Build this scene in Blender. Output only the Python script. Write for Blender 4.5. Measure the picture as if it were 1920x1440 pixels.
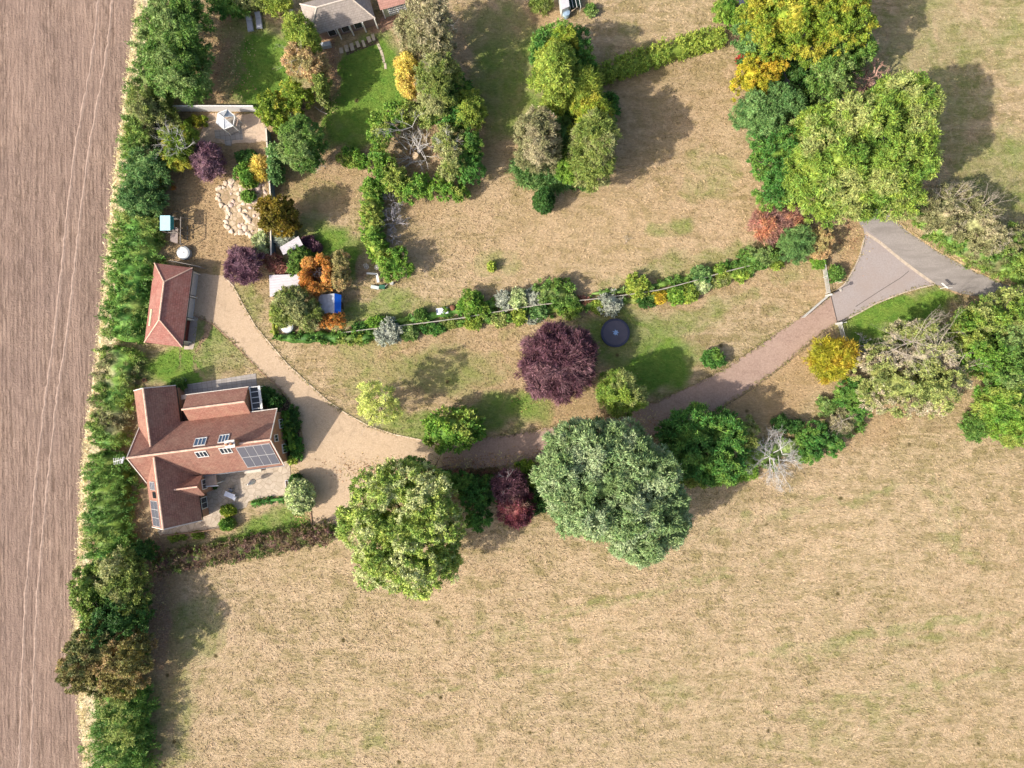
import bpy, math, random
import numpy as np
from mathutils import Vector
R = math.radians
for o in list(bpy.data.objects): bpy.data.objects.remove(o)
scene = bpy.context.scene
COL = scene.collection
# ---------------------------------------------------------------- camera, sky, sun, exposure
CAMH = 92.0
cam_d = bpy.data.cameras.new('camera'); cam = bpy.data.objects.new('camera', cam_d); COL.objects.link(cam)
cam.location = (0, 0, CAMH); cam.rotation_euler = (0, 0, 0)
cam_d.sensor_fit = 'HORIZONTAL'; cam_d.sensor_width = 36.0; cam_d.lens = 18.0*CAMH/64.0
cam_d.clip_start = 1.0; cam_d.clip_end = 3000
scene.camera = cam
SUN_EL, SHADOW_DIR = 42.0, 26.0            # shadows run 26 degrees above image-right
world = bpy.data.worlds.new("World"); scene.world = world; world.use_nodes = True
wn = world.node_tree.nodes; wl = world.node_tree.links
bg = wn['Background']; sky = wn.new('ShaderNodeTexSky'); sky.sky_type = 'NISHITA'; sky.sun_disc = False
sky.sun_elevation = R(SUN_EL)
sun_az_math = SHADOW_DIR + 180.0           # direction towards the sun, counter-clockwise from +X
sky.sun_rotation = R(90.0 - sun_az_math)
sky.dust_density = 4.0; sky.ozone_density = 0.6
wl.new(sky.outputs[0], bg.inputs[0]); bg.inputs[1].default_value = 0.14
sd = bpy.data.lights.new('sun', 'SUN'); sd.energy = 3.9; sd.angle = R(0.5); sd.color = (1.0, 0.91, 0.78)
so = bpy.data.objects.new('sun', sd); COL.objects.link(so)
tosun = Vector((math.cos(R(sun_az_math))*math.cos(R(SUN_EL)), math.sin(R(sun_az_math))*math.cos(R(SUN_EL)), math.sin(R(SUN_EL))))
so.rotation_euler = tosun.to_track_quat('Z', 'Y').to_euler()
so.location = (-60, -40, 80)
vs = scene.view_settings; vs.view_transform = 'Standard'; vs.look = 'None'; vs.exposure = 0.42; vs.gamma = 1.0; vs.use_curve_mapping = False
scene.render.engine = 'CYCLES'

# ---------------------------------------------------------------- helpers
S = 15.0                                   # photo pixels (1920 wide) per metre on the ground
def G(px, py, z=0.0):
    f = (CAMH - z)/CAMH
    return ((px-960.0)/S*f, (720.0-py)/S*f)
rng = np.random.default_rng(7)
ORG = {}
def tag(o, label=None, cat=None, group=None, kind=None):
    if label: o['label'] = label
    if cat: o['category'] = cat
    if group: o['group'] = group
    if kind: o['kind'] = kind
    return o
def empty(name, loc, label, cat, group=None):
    o = bpy.data.objects.new(name, None); COL.objects.link(o); o.location = loc
    o.empty_display_size = 0.3
    ORG[o.name] = Vector(loc); return tag(o, label, cat, group)
def org(parent): return ORG[parent.name] if parent is not None else Vector((0, 0, 0))

def link_mesh(name, me, mat, parent=None, at=None):
    """vertices of me are in world space; at = location of a top-level mesh"""
    o = bpy.data.objects.new(name, me); COL.objects.link(o)
    if parent is not None:
        off = org(parent); o.parent = parent; ORG[o.name] = off
    else:
        off = Vector(at) if at is not None else Vector((0, 0, 0)); o.location = off; ORG[o.name] = off
    if off.length > 0:
        n = len(me.vertices); a = np.empty(n*3, np.float32); me.vertices.foreach_get('co', a)
        a = a.reshape(-1, 3) - np.array(off, np.float32); me.vertices.foreach_set('co', a.ravel())
    if mat: me.materials.append(mat)
    return o

class MB:
    def __init__(s): s.v = []; s.f = []
    def poly(s, pts):
        b = len(s.v); s.v += [tuple(p) for p in pts]; s.f.append(tuple(range(b, b+len(pts)))); return s
    def slab(s, pts, t, down=True):
        """polygon extruded along its own normal by t (inwards/down)"""
        p = [Vector(q) for q in pts]; n = Vector((0, 0, 0))
        for i in range(len(p)): n += (p[i]-p[0]).cross(p[(i+1) % len(p)]-p[0])
        n.normalize()
        if n.z < 0: p = p[::-1]; n = -n
        q = [a - n*t for a in p]
        s.poly(p); s.poly(q[::-1])
        for i in range(len(p)):
            j = (i+1) % len(p); s.poly([p[j], p[i], q[i], q[j]])
        return s
    def prism(s, xy, z0, z1):
        a = sum(xy[i][0]*xy[(i+1) % len(xy)][1]-xy[(i+1) % len(xy)][0]*xy[i][1] for i in range(len(xy)))
        if a < 0: xy = xy[::-1]
        lo = [(x, y, z0) for x, y in xy]; hi = [(x, y, z1) for x, y in xy]
        s.poly(hi); s.poly(lo[::-1])
        for i in range(len(xy)):
            j = (i+1) % len(xy); s.poly([lo[i], lo[j], hi[j], hi[i]])
        return s
    def box(s, c, size, rz=0.0, M=None):
        x, y, z = [d/2.0 for d in size]; cs, sn = math.cos(rz), math.sin(rz)
        P = []
        for dz in (-z, z):
            for dx, dy in ((-x, -y), (x, -y), (x, y), (-x, y)):
                v = Vector((dx*cs-dy*sn, dx*sn+dy*cs, dz)) if M is None else M @ Vector((dx, dy, dz))
                P.append((c[0]+v[0], c[1]+v[1], c[2]+v[2]))
        b = len(s.v); s.v += P
        for f in ((3, 2, 1, 0), (4, 5, 6, 7), (0, 1, 5, 4), (1, 2, 6, 5), (2, 3, 7, 6), (3, 0, 4, 7)):
            s.f.append(tuple(b+i for i in f))
        return s
    def beam(s, p0, p1, w, h=None):
        """rectangular bar between two points"""
        h = h or w; p0 = Vector(p0); p1 = Vector(p1); d = (p1-p0); L = d.length
        if L < 1e-6: return s
        M = d.to_track_quat('X', 'Z').to_matrix()
        return s.box((p0+p1)/2, (L, w, h), M=M)
    def tube(s, pts, rad, n=8, cap=True):
        pts = [Vector(p) for p in pts]; rad = rad if hasattr(rad, '__len__') else [rad]*len(pts)
        b = len(s.v)
        for i, p in enumerate(pts):
            d = (pts[min(i+1, len(pts)-1)]-pts[max(i-1, 0)]).normalized()
            u = d.orthogonal().normalized() if abs(d.z) < 0.9 else Vector((1, 0, 0)).cross(d).normalized()
            w = d.cross(u)
            for k in range(n):
                a = 2*math.pi*k/n; q = p+(u*math.cos(a)+w*math.sin(a))*rad[i]; s.v.append(tuple(q))
        for i in range(len(pts)-1):
            for k in range(n):
                k2 = (k+1) % n; s.f.append((b+i*n+k, b+i*n+k2, b+(i+1)*n+k2, b+(i+1)*n+k))
        if cap:
            s.f.append(tuple(b+k for k in range(n))[::-1]); s.f.append(tuple(b+(len(pts)-1)*n+k for k in range(n)))
        return s
    def lathe(s, c, prof, n=32, cap=True):
        b = len(s.v)
        for r, z in prof:
            for k in range(n):
                a = 2*math.pi*k/n; s.v.append((c[0]+r*math.cos(a), c[1]+r*math.sin(a), z))
        for i in range(len(prof)-1):
            for k in range(n):
                k2 = (k+1) % n; s.f.append((b+i*n+k, b+i*n+k2, b+(i+1)*n+k2, b+(i+1)*n+k))
        if cap:
            s.f.append(tuple(b+k for k in range(n))[::-1]); s.f.append(tuple(b+(len(prof)-1)*n+k for k in range(n)))
        return s
    def build(s, name, mat, parent=None, at=None, smooth=False, bevel=0):
        me = bpy.data.meshes.new(name); me.from_pydata(s.v, [], s.f); me.update()
        uv = me.uv_layers.new(name='uv'); Z = Vector((0, 0, 1))
        for p in me.polygons:
            n = p.normal
            if abs(n.z) > 0.985: u = Vector((0.992, 0.127, 0)); w = Vector((-0.127, 0.992, 0))
            else: u = Z.cross(n).normalized(); w = n.cross(u)
            for li in p.loop_indices:
                co = me.vertices[me.loops[li].vertex_index].co; uv.data[li].uv = (co.dot(u), co.dot(w))
            p.use_smooth = smooth
        o = link_mesh(name, me, mat, parent, at)
        if bevel:
            m = o.modifiers.new('bevel', 'BEVEL'); m.width = bevel; m.segments = 2; m.limit_method = 'ANGLE'
        return o

# ---------------------------------------------------------------- node materials
class NT:
    def __init__(s, name):
        s.m = bpy.data.materials.new(name); s.m.use_nodes = True; s.t = s.m.node_tree; s.n = s.t.nodes
        s.b = s.n['Principled BSDF']; s.out = s.n['Material Output']
        s.b.inputs['Roughness'].default_value = 0.9; s.b.inputs['Specular IOR Level'].default_value = 0.2
    def link(s, a, b): s.t.links.new(a, b); return s
    def pos(s):
        g = s.n.new('ShaderNodeNewGeometry'); return g.outputs['Position']
    def rand(s):
        g = s.n.new('ShaderNodeNewGeometry'); return g.outputs['Random Per Island']
    def uv(s):
        g = s.n.new('ShaderNodeTexCoord'); return g.outputs['UV']
    def map(s, v, rot=(0, 0, 0), scale=(1, 1, 1), loc=(0, 0, 0)):
        m = s.n.new('ShaderNodeMapping'); m.inputs['Rotation'].default_value = rot
        m.inputs['Scale'].default_value = scale; m.inputs['Location'].default_value = loc; s.link(v, m.inputs[0]); return m.outputs[0]
    def noise(s, v, scale, detail=3, rough=0.55, dist=0.0, color=False):
        n = s.n.new('ShaderNodeTexNoise'); n.inputs['Scale'].default_value = scale; n.inputs['Detail'].default_value = detail
        n.inputs['Roughness'].default_value = rough; n.inputs['Distortion'].default_value = dist; s.link(v, n.inputs['Vector'])
        return n.outputs[1 if color else 0]
    def voro(s, v, scale, feat='F1', out=0):
        n = s.n.new('ShaderNodeTexVoronoi'); n.feature = feat; n.inputs['Scale'].default_value = scale; s.link(v, n.inputs['Vector']); return n.outputs[out]
    def ramp(s, f, stops):
        r = s.n.new('ShaderNodeValToRGB'); e = r.color_ramp.elements
        while len(e) < len(stops): e.new(0.5)
        for i, (p, c) in enumerate(stops):
            e[i].position = p; e[i].color = (c, c, c, 1) if not hasattr(c, '__len__') else (*c, 1)
        s.link(f, r.inputs[0]); return r.outputs[0]
    def mix(s, f, a, b, mode='MIX'):
        m = s.n.new('ShaderNodeMix'); m.data_type = 'RGBA'; m.blend_type = mode; m.clamp_factor = True
        for sock, val in ((m.inputs[0], f), (m.inputs[6], a), (m.inputs[7], b)):
            if hasattr(val, 'is_linked') or isinstance(val, bpy.types.NodeSocket): s.link(val, sock)
            elif hasattr(val, '__len__'): sock.default_value = (*val, 1)
            else: sock.default_value = val
        return m.outputs[2]
    def math(s, op, a, b=0.0):
        m = s.n.new('ShaderNodeMath'); m.operation = op
        for sock, val in ((m.inputs[0], a), (m.inputs[1], b)):
            if isinstance(val, bpy.types.NodeSocket): s.link(val, sock)
            else: sock.default_value = val
        return m.outputs[0]
    def attr(s, name):
        a = s.n.new('ShaderNodeAttribute'); a.attribute_name = name; return a.outputs['Fac']
    def bump(s, h, strength=0.5, dist=0.05):
        b = s.n.new('ShaderNodeBump'); b.inputs['Strength'].default_value = strength; b.inputs['Distance'].default_value = dist
        s.link(h, b.inputs['Height']); s.link(b.outputs[0], s.b.inputs['Normal']); return s
    def col(s, c):
        s.link(c, s.b.inputs['Base Color']); return s
def plain(name, c, rough=0.6, metal=0.0, var=0.12, scale=3.0, bump=0.0, spec=0.3):
    t = NT(name); p = t.pos(); n = t.noise(p, scale, 4, 0.6)
    t.col(t.mix(t.ramp(n, [(0.3, 0), (0.7, 1)]), [x*(1-var) for x in c], [min(1, x*(1+var)) for x in c]))
    t.b.inputs['Roughness'].default_value = rough; t.b.inputs['Metallic'].default_value = metal
    t.b.inputs['Specular IOR Level'].default_value = spec
    if bump: t.bump(t.noise(p, scale*6, 4, 0.6), bump, 0.03)
    return t.m
def leafmat(name, A, B, scale=0.35, var=0.40, transl=0.2, C=None):
    t = NT(name); p = t.pos()
    n = t.noise(p, scale, 3, 0.6)
    c = t.mix(t.ramp(n, [(0.38, 0), (0.62, 1)]), A, B)
    if C is not None:
        n2 = t.noise(t.map(p, loc=(31, 17, 5)), scale*0.8, 2, 0.6); c = t.mix(t.ramp(n2, [(0.50, 0), (0.60, 1)]), c, C)
    r = t.rand(); k = t.ramp(r, [(0.0, 1-var), (1.0, 1+var)])
    c = t.mix(1.0, c, k, 'MULTIPLY'); c = t.mix(1.0, c, t.ramp(t.noise(p, 1.9, 3, .65), [(.32, .62), (.68, 1.55)]), 'MULTIPLY')
    hue = t.n.new('ShaderNodeHueSaturation'); t.link(c, hue.inputs['Color'])
    t.link(t.math('ADD', t.math('MULTIPLY', t.math('FRACT', t.math('MULTIPLY', r, 7.31)), 0.05), 0.475), hue.inputs['Hue'])
    c = hue.outputs[0]
    t.col(c); t.b.inputs['Roughness'].default_value = 0.55; t.b.inputs['Specular IOR Level'].default_value = 0.25
    tr = t.n.new('ShaderNodeBsdfTranslucent'); t.link(c, tr.inputs[0])
    mx = t.n.new('ShaderNodeMixShader'); mx.inputs[0].default_value = transl
    t.link(t.b.outputs[0], mx.inputs[1]); t.link(tr.outputs[0], mx.inputs[2]); t.link(mx.outputs[0], t.out.inputs[0])
    return t.m

# ---------------------------------------------------------------- foliage geometry
def mesh_np(name, V, F, smooth=False):
    """V (n,3), F list of (m,k) int arrays"""
    me = bpy.data.meshes.new(name); me.vertices.add(len(V)); me.vertices.foreach_set('co', np.ascontiguousarray(V, np.float32).ravel())
    tot = sum(f.size for f in F); nf = sum(len(f) for f in F)
    me.loops.add(tot); me.polygons.add(nf)
    me.loops.foreach_set('vertex_index', np.concatenate([f.ravel() for f in F]).astype(np.int32))
    sizes = np.concatenate([np.full(len(f), f.shape[1]) for f in F]); st = np.concatenate([[0], np.cumsum(sizes)[:-1]])
    me.polygons.foreach_set('loop_start', st.astype(np.int32))
    me.update(calc_edges=True); me.validate()
    if smooth: me.polygons.foreach_set('use_smooth', np.ones(nf, bool))
    return me
def unit(a): return a/np.maximum(np.linalg.norm(a, axis=1, keepdims=True), 1e-9)
def leaf_quads(P, D, k, L, W, spread, r, droop=0.2, jit=0.3, flat=0.5):
    """k leaves around each tuft: returns V,F"""
    P = np.repeat(P, k, 0); D = np.repeat(D, k, 0); n = len(P)
    d = unit(D + spread*r.normal(size=(n, 3))); Ls = L*r.uniform(0.55, 1.3, (n, 1)); Ws = W*r.uniform(0.7, 1.3, (n, 1))
    b = P + jit*L*r.normal(size=(n, 3))
    ref = unit(D + np.array([0, 0, flat]) + 0.5*r.normal(size=(n, 3)))
    s = unit(np.cross(d, ref))*Ws*0.5; up = np.cross(s, d)
    m = b + d*Ls*0.5; tip = b + d*Ls; tip[:, 2] -= droop*Ls[:, 0]
    V = np.stack([b, m+s, tip, m-s], 1).reshape(-1, 3); F = np.arange(n*4).reshape(-1, 4)
    return V, F
def ico(sub=2):
    t = (1+5**.5)/2
    v = np.array([(-1, t, 0), (1, t, 0), (-1, -t, 0), (1, -t, 0), (0, -1, t), (0, 1, t), (0, -1, -t), (0, 1, -t), (t, 0, -1), (t, 0, 1), (-t, 0, -1), (-t, 0, 1)], float)
    f = [(0, 11, 5), (0, 5, 1), (0, 1, 7), (0, 7, 10), (0, 10, 11), (1, 5, 9), (5, 11, 4), (11, 10, 2), (10, 7, 6), (7, 1, 8), (3, 9, 4), (3, 4, 2), (3, 2, 6), (3, 6, 8), (3, 8, 9), (4, 9, 5), (2, 4, 11), (6, 2, 10), (8, 6, 7), (9, 8, 1)]
    v = list(unit(v)); 
    for _ in range(sub):
        cache = {}; g = []
        def mid(a, b):
            key = (min(a, b), max(a, b))
            if key not in cache:
                q = v[a]+v[b]; v.append(q/np.linalg.norm(q)); cache[key] = len(v)-1
            return cache[key]
        for a, b, c in f:
            x, y, z = mid(a, b), mid(b, c), mid(c, a); g += [(a, x, z), (b, y, x), (c, z, y), (x, y, z)]
        f = g
    return np.array(v), np.array(f)
ICO = ico(2)
STYLE = {  # L, W, leaves per tuft, spread, droop, tufts per m2, lobe size fraction, lobes per ellipsoid
 'broad':   (0.30, 0.125, 12, 0.80, 0.20, 7.5, 0.27, 30),
 'fan':     (0.42, 0.11, 13, 0.75, 0.30, 6.8, 0.24, 36),
 'shaggy':  (0.38, 0.09, 12, 0.90, 0.25, 9.0, 0.24, 28),
 'bushy':   (0.26, 0.12, 10, 0.70, 0.15, 8.0, 0.32, 14),
 'spiky':   (0.75, 0.09, 12, 0.45, 0.10, 3.4, 0.25, 16),
 'clipped': (0.22, 0.11, 9, 0.80, 0.10, 11., 0.22, 12),
}
def crown_mesh(name, ells, style, r, core=0.80, dens=1.0, size=1.0, zmin=-0.45):
    L, W, k, spread, droop, tpm, lf, nl = STYLE[style]; L *= size; W *= size
    cores = []; C = []; Rd = []; E = [(np.array(c), np.array(q)) for c, q in ells]
    for e, (c, rad) in enumerate(E):
        m = rad.mean(); cp = {'clipped': .5, 'bushy': .75, 'spiky': .8}.get(style, 1.0); lr = min(1.45, max(0.18, (lf*m*0.95+0.12)*cp))
        n = int(max(9, min(170, 2.6*(m/lr)**2)))
        i = np.arange(n)+0.5; ph = np.arccos(1-1.5*i/n); th = math.pi*(1+5**.5)*i + r.uniform(0, 6)
        d = unit(np.stack([np.cos(th)*np.sin(ph), np.sin(th)*np.sin(ph), np.cos(ph)], 1)+r.normal(0, .55*lr/m, (n, 3)))
        rr = lr*r.uniform(0.45, 1.3, (n, 1))
        q = c + d*(rad-rr*0.6)*r.uniform(0.80+.12*(1-cp), 1.10-.06*(1-cp), (n, 1)); keep = np.ones(n, bool)
        for f, (c2, rad2) in enumerate(E):
            if f != e: keep &= (((q-c2)/rad2)**2).sum(1) > 0.72
        C.append(q[keep]); Rd.append(np.repeat(rr[keep], 3, 1)*np.array([1, 1, 0.8]))
        C.append(c[None]); Rd.append(np.maximum(rad-lr*(1.45 if cp == 1 else .9), rad*0.45)[None]); cores.append(np.maximum(rad-lr*(1.7 if cp == 1 else 1.1), rad*0.40))
    C = np.concatenate(C); Rd = np.maximum(np.concatenate(Rd), 0.08)
    P = []; D = []
    for j in range(len(C)):
        a = 4*math.pi*(Rd[j].mean()**2); n = max(4, int(a*tpm*dens/size**2))
        ns = max(4, n//6); d = unit(r.normal(size=(ns, 3))); d = d[d[:, 2] > zmin]; tl = r.uniform(0.86, 1.16, (len(d), 1))
        d = np.repeat(d, 6, 0); tl = np.repeat(tl, 6, 0); d = unit(d+r.normal(0, min(.35, .10*size/max(.2, Rd[j].mean())+.03), d.shape))
        q = C[j]+d*Rd[j]*tl*r.uniform(0.62, 1.0, (len(d), 1))
        keep = np.ones(len(q), bool)
        near = np.where(np.linalg.norm((C-C[j])/1.0, axis=1) < Rd.mean(1)+Rd[j].mean())[0]
        for i2 in near:
            if i2 == j: continue
            keep &= (((q-C[i2])/Rd[i2])**2).sum(1) > 0.62
        keep &= q[:, 2] > 0.1
        P.append(q[keep]); D.append(unit(d[keep]/Rd[j]*Rd[j].mean()+np.array([0, 0, 0.25])))
    P = np.concatenate(P); D = np.concatenate(D)
    V, F = leaf_quads(P, D, k, L, W, spread, r, droop)
    Vs = [V]; Fs = [F]; off = len(V)
    if core:
        for (c, rad), crad in zip(ells, cores):
            v = ICO[0]*crad*(1+0.08*np.sin(ICO[0][:, [0]]*7+c[0])*np.cos(ICO[0][:, [1]]*6))+np.array(c)
            v[:, 2] = np.maximum(v[:, 2], 0.05)
            Vs.append(v); Fs.append(ICO[1]+off); off += len(v)
    return mesh_np(name, np.concatenate(Vs), Fs)
def discs_to_ells(discs, H, base):
    """discs: (px,py,rx[,ry[,H]]) as seen in the photo"""
    out = []
    for d in discs:
        px, py, rx = d[:3]; ry = d[3] if len(d) > 3 else rx; h = d[4] if len(d) > 4 else H
        b = min(base, h*0.5); rz = (h-b)/2; zc = b+rz; ze = zc+0.35*rz
        x, y = G(px, py, ze); f = (CAMH-ze)/CAMH/S
        out.append(((x, y, zc), (rx*f*0.98, ry*f*0.98, rz)))
    return out
BARK = plain('bark', (0.16, 0.12, 0.09), 0.9, bump=0.6, var=0.3)
def branch_rec(mb, p, d, L, rad, depth, r, spread=0.6, kids=4, up=0.1):
    d = Vector(d).normalized(); q1 = p + d*L*0.5 + Vector(r.normal(0, 0.05*L, 3)); q2 = q1 + (d+Vector(r.normal(0, 0.18, 3))).normalized()*L*0.5
    mb.tube([p, q1, q2], [rad, rad*0.75, rad*0.45], 5 if depth > 1 else 4, cap=False)
    if depth <= 0: return
    for i in range(kids):
        t = r.uniform(0.35, 1.0); s = p.lerp(q2, t) if t < 0.99 else q2
        nd = (d + Vector(r.normal(0, spread, 3)) + Vector((0, 0, up))).normalized()
        branch_rec(mb, s, nd, L*r.uniform(0.45, 0.7), rad*0.5, depth-1, r, spread, kids, up)
def trunk_mb(x, y, H, rad, crown_r, r, n=6):
    mb = MB(); z1 = H*0.55; lean = r.normal(0, 0.03*H, 2)
    mb.tube([(x, y, -0.15), (x, y, 0.3), (x+lean[0]*.5, y+lean[1]*.5, z1*.5), (x+lean[0], y+lean[1], z1)], [rad*1.5, rad, rad*.8, rad*.5], 9)
    for i in range(n):
        a = 2*math.pi*i/n + r.uniform(-.4, .4); p = Vector((x+lean[0], y+lean[1], z1*r.uniform(.55, 1)))
        q = p + Vector((math.cos(a)*crown_r*.62, math.sin(a)*crown_r*.62, H*0.22)); m = p.lerp(q, .5)+Vector((0, 0, -.06*H))
        mb.tube([p, m, q], [rad*.5, rad*.32, rad*.12], 6, cap=False)
    return mb
def tree(name, label, cat, discs, H, base, mat, style='broad', group=None, core=0.8, dens=1.0, size=1.0, seed=None, bark=None, twigs=None):
    r = np.random.default_rng(seed if seed is not None else abs(hash_(label)) % 100000)
    ells = discs_to_ells(discs, H, base); w = np.array([e[1][0]*e[1][1] for e in ells]); c = np.array([e[0] for e in ells])
    cx, cy = (c[:, 0]*w).sum()/w.sum(), (c[:, 1]*w).sum()/w.sum()
    root = empty(name, (cx, cy, 0), label, cat, group)
    link_mesh('crown', crown_mesh('crown', ells, style, r, core, dens, size), mat, root)
    cr = max(np.hypot(c[:, 0]-cx, c[:, 1]-cy)+np.array([e[1][0] for e in ells])*0.9)
    trunk_mb(cx, cy, H, max(0.07, H*0.028), cr, r).build('trunk', bark or BARK, root, smooth=True)
    if twigs:
        tm, lst = twigs
        for (px, py, z, rr, n) in lst:
            mb = MB(); x, y = G(px, py, z); mb.tube([(x, y, z-1.2), (x, y, z-.45)], [.06, .04], 5)
            for i in range(n):
                a = r.uniform(0, 6.28); branch_rec(mb, Vector((x, y, z-0.5)), (math.cos(a), math.sin(a), r.uniform(.25, .7)), rr*r.uniform(.5, 1), 0.028, 3, r, 0.5, 3)
            mb.build('bare_branches', tm, root, smooth=True)
    return root
def hash_(s):
    h = 5381
    for ch in s: h = (h*33 + ord(ch)) & 0xffffffff
    return h
def shrub(name, label, cat, discs, H, mat, style='bushy', group=None, size=1.0, dens=1.0, core=0.8):
    r = np.random.default_rng(hash_(label) % 100000); ells = discs_to_ells(discs, H, 0.0)
    ells = [((c[0], c[1], c[2]*0.8), (a[0], a[1], a[2]*1.2)) for c, a in ells]
    x, y = ells[0][0][:2]
    o = link_mesh(name, crown_mesh('foliage', ells, style, r, core, dens, size, -0.2), mat, None, (x, y, 0))
    return tag(o, label, cat, group)
def poly_interp(pts, step):
    """pts: rows (x,y,w...) -> resampled"""
    pts = np.array(pts, float); d = np.hypot(*np.diff(pts[:, :2], axis=0).T); s = np.concatenate([[0], np.cumsum(d)])
    n = max(2, int(s[-1]/step)+1); t = np.linspace(0, s[-1], n)
    return np.stack([np.interp(t, s, pts[:, i]) for i in range(pts.shape[1])], 1)
def hedge(name, label, cat, pts, H, mat, style='shaggy', rough=0.25, dens=1.0, size=1.0, group=None, boxy=False):
    """pts in photo pixels: (px,py,width_px); a belt with rounded (or boxy) section"""
    r = np.random.default_rng(hash_(label) % 100000); L, W, k, spread, droop, tpm, lf, nl = STYLE[style]; L *= size; W *= size
    q = poly_interp(pts, 4); X = np.array([G(a, b, H*0.7) for a, b in q[:, :2]]); wd = q[:, 2]/S/2
    T = unit(np.gradient(X, axis=0)); N = np.stack([-T[:, 1], T[:, 0]], 1); ln = np.hypot(*np.diff(X, axis=0).T).sum()
    per = 2*H+2*wd.mean(); n = int(ln*per*tpm*dens/size**2)
    n = n//6; seg = np.clip(np.repeat(r.uniform(0, len(X)-1, n), 6)+r.normal(0, .10, n*6), 0, len(X)-1.001); n = n*6; i0 = seg.astype(int); f = (seg-i0)[:, None]; c = X[i0]*(1-f)+X[i0+1]*f; nn = N[i0]; w = wd[i0]
    # lobes along the belt: several wandering bumps
    s = seg*ln/len(X); ph = r.uniform(0, 6, 6)
    a = np.clip(np.repeat(r.uniform(0, math.pi, n//6), 6)+r.normal(0, .04, n), 0, math.pi); tk = np.repeat(r.uniform(.92, 1.14, n//6), 6)*r.uniform(.72, 1.0, n)
    if boxy:
        wm = wd.mean(); u = r.uniform(0, 2*wm+2*H, n); top = u < 2*wm
        ca = np.where(top, u/wm-1, np.where(u < 2*wm+H, 1.0, -1.0)); sa = np.where(top, 1.0, r.uniform(0.05, 1, n))
    else: ca = np.sign(np.cos(a))*np.abs(np.cos(a))**0.8; sa = np.abs(np.sin(a))**0.8
    bump = 1+rough*(0.20*np.sin(s*2.1+ph[0]+a*1.3)+0.26*np.sin(s*4.3+ph[1]-a*3.2)+0.16*np.sin(s*0.8+ph[2]+a*3.1)+0.28*np.sin(s*6.7+ph[4]+a*5.0+1.5*np.sin(s*1.3))) + r.normal(0, .03, n); bump = bump*tk
    endf = np.minimum(1, np.minimum(seg, len(X)-1-seg)/2.5+0.35)
    P = np.zeros((n, 3)); P[:, :2] = c + nn*(ca*w*bump*endf)[:, None]; P[:, 2] = sa*H*bump*endf
    D = np.zeros((n, 3)); D[:, :2] = nn*(ca)[:, None]; D[:, 2] = sa+0.25; D = unit(D)
    P = P[P[:, 2] > 0.05] if False else P
    V, F = leaf_quads(P, D, k, L, W, spread, r, droop)
    # solid heart
    m = 7; A = np.linspace(0, math.pi, m); vs_ = []
    for j in range(len(X)):
        b = 0.72*(1+rough*0.25*math.sin(j*0.9+ph[3])); e = min(1, min(j, len(X)-1-j)/2.5+0.3)
        for aa in A:
            vs_.append((X[j, 0]+N[j, 0]*math.cos(aa)*wd[j]*b*e, X[j, 1]+N[j, 1]*math.cos(aa)*wd[j]*b*e, max(0.0, math.sin(aa)**0.7*H*b*e)))
    vs_ = np.array(vs_); fs = [(off, off+1, off+m+1, off+m) for j in range(len(X)-1) for off in range(j*m, j*m+m-1)]
    fs = np.array(fs)+len(V)
    me = mesh_np('foliage', np.concatenate([V, vs_]), [F, fs]); mid = X[len(X)//2]
    o = link_mesh(name, me, mat, None, (mid[0], mid[1], 0)); return tag(o, label, cat, group)
def bare_tree(name, label, cat, px, py, rpx, H, mat, n=9, depth=3, group=None, flat=0.5, kids=4, rad=None):
    r = np.random.default_rng(hash_(label) % 100000); x, y = G(px, py, H*0.5); R0 = rpx/S
    rad = rad or H*0.03
    root = empty(name, (x, y, 0), label, cat, group)
    MB().tube([(x, y, -.1), (x, y, H*.2), (x+.05, y, H*.38)], [rad*1.5, rad*1.1, rad], 8).build('trunk', mat, root, smooth=True)
    mb = MB()
    for i in range(int(n*1.6)):
        a = r.uniform(0, 6.283); o = r.uniform(0, .38)*R0; a2 = a+r.normal(0, .9)
        branch_rec(mb, Vector((x+o*math.cos(a), y+o*math.sin(a), H*r.uniform(.15, .5))), (math.cos(a2), math.sin(a2), flat*r.uniform(.1, 1.7)), R0*0.5*r.uniform(.5, 1.15), rad*r.uniform(.25, .6), depth, r, 0.5, kids)
    mb.build('branches', mat, root, smooth=True); return root
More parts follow.
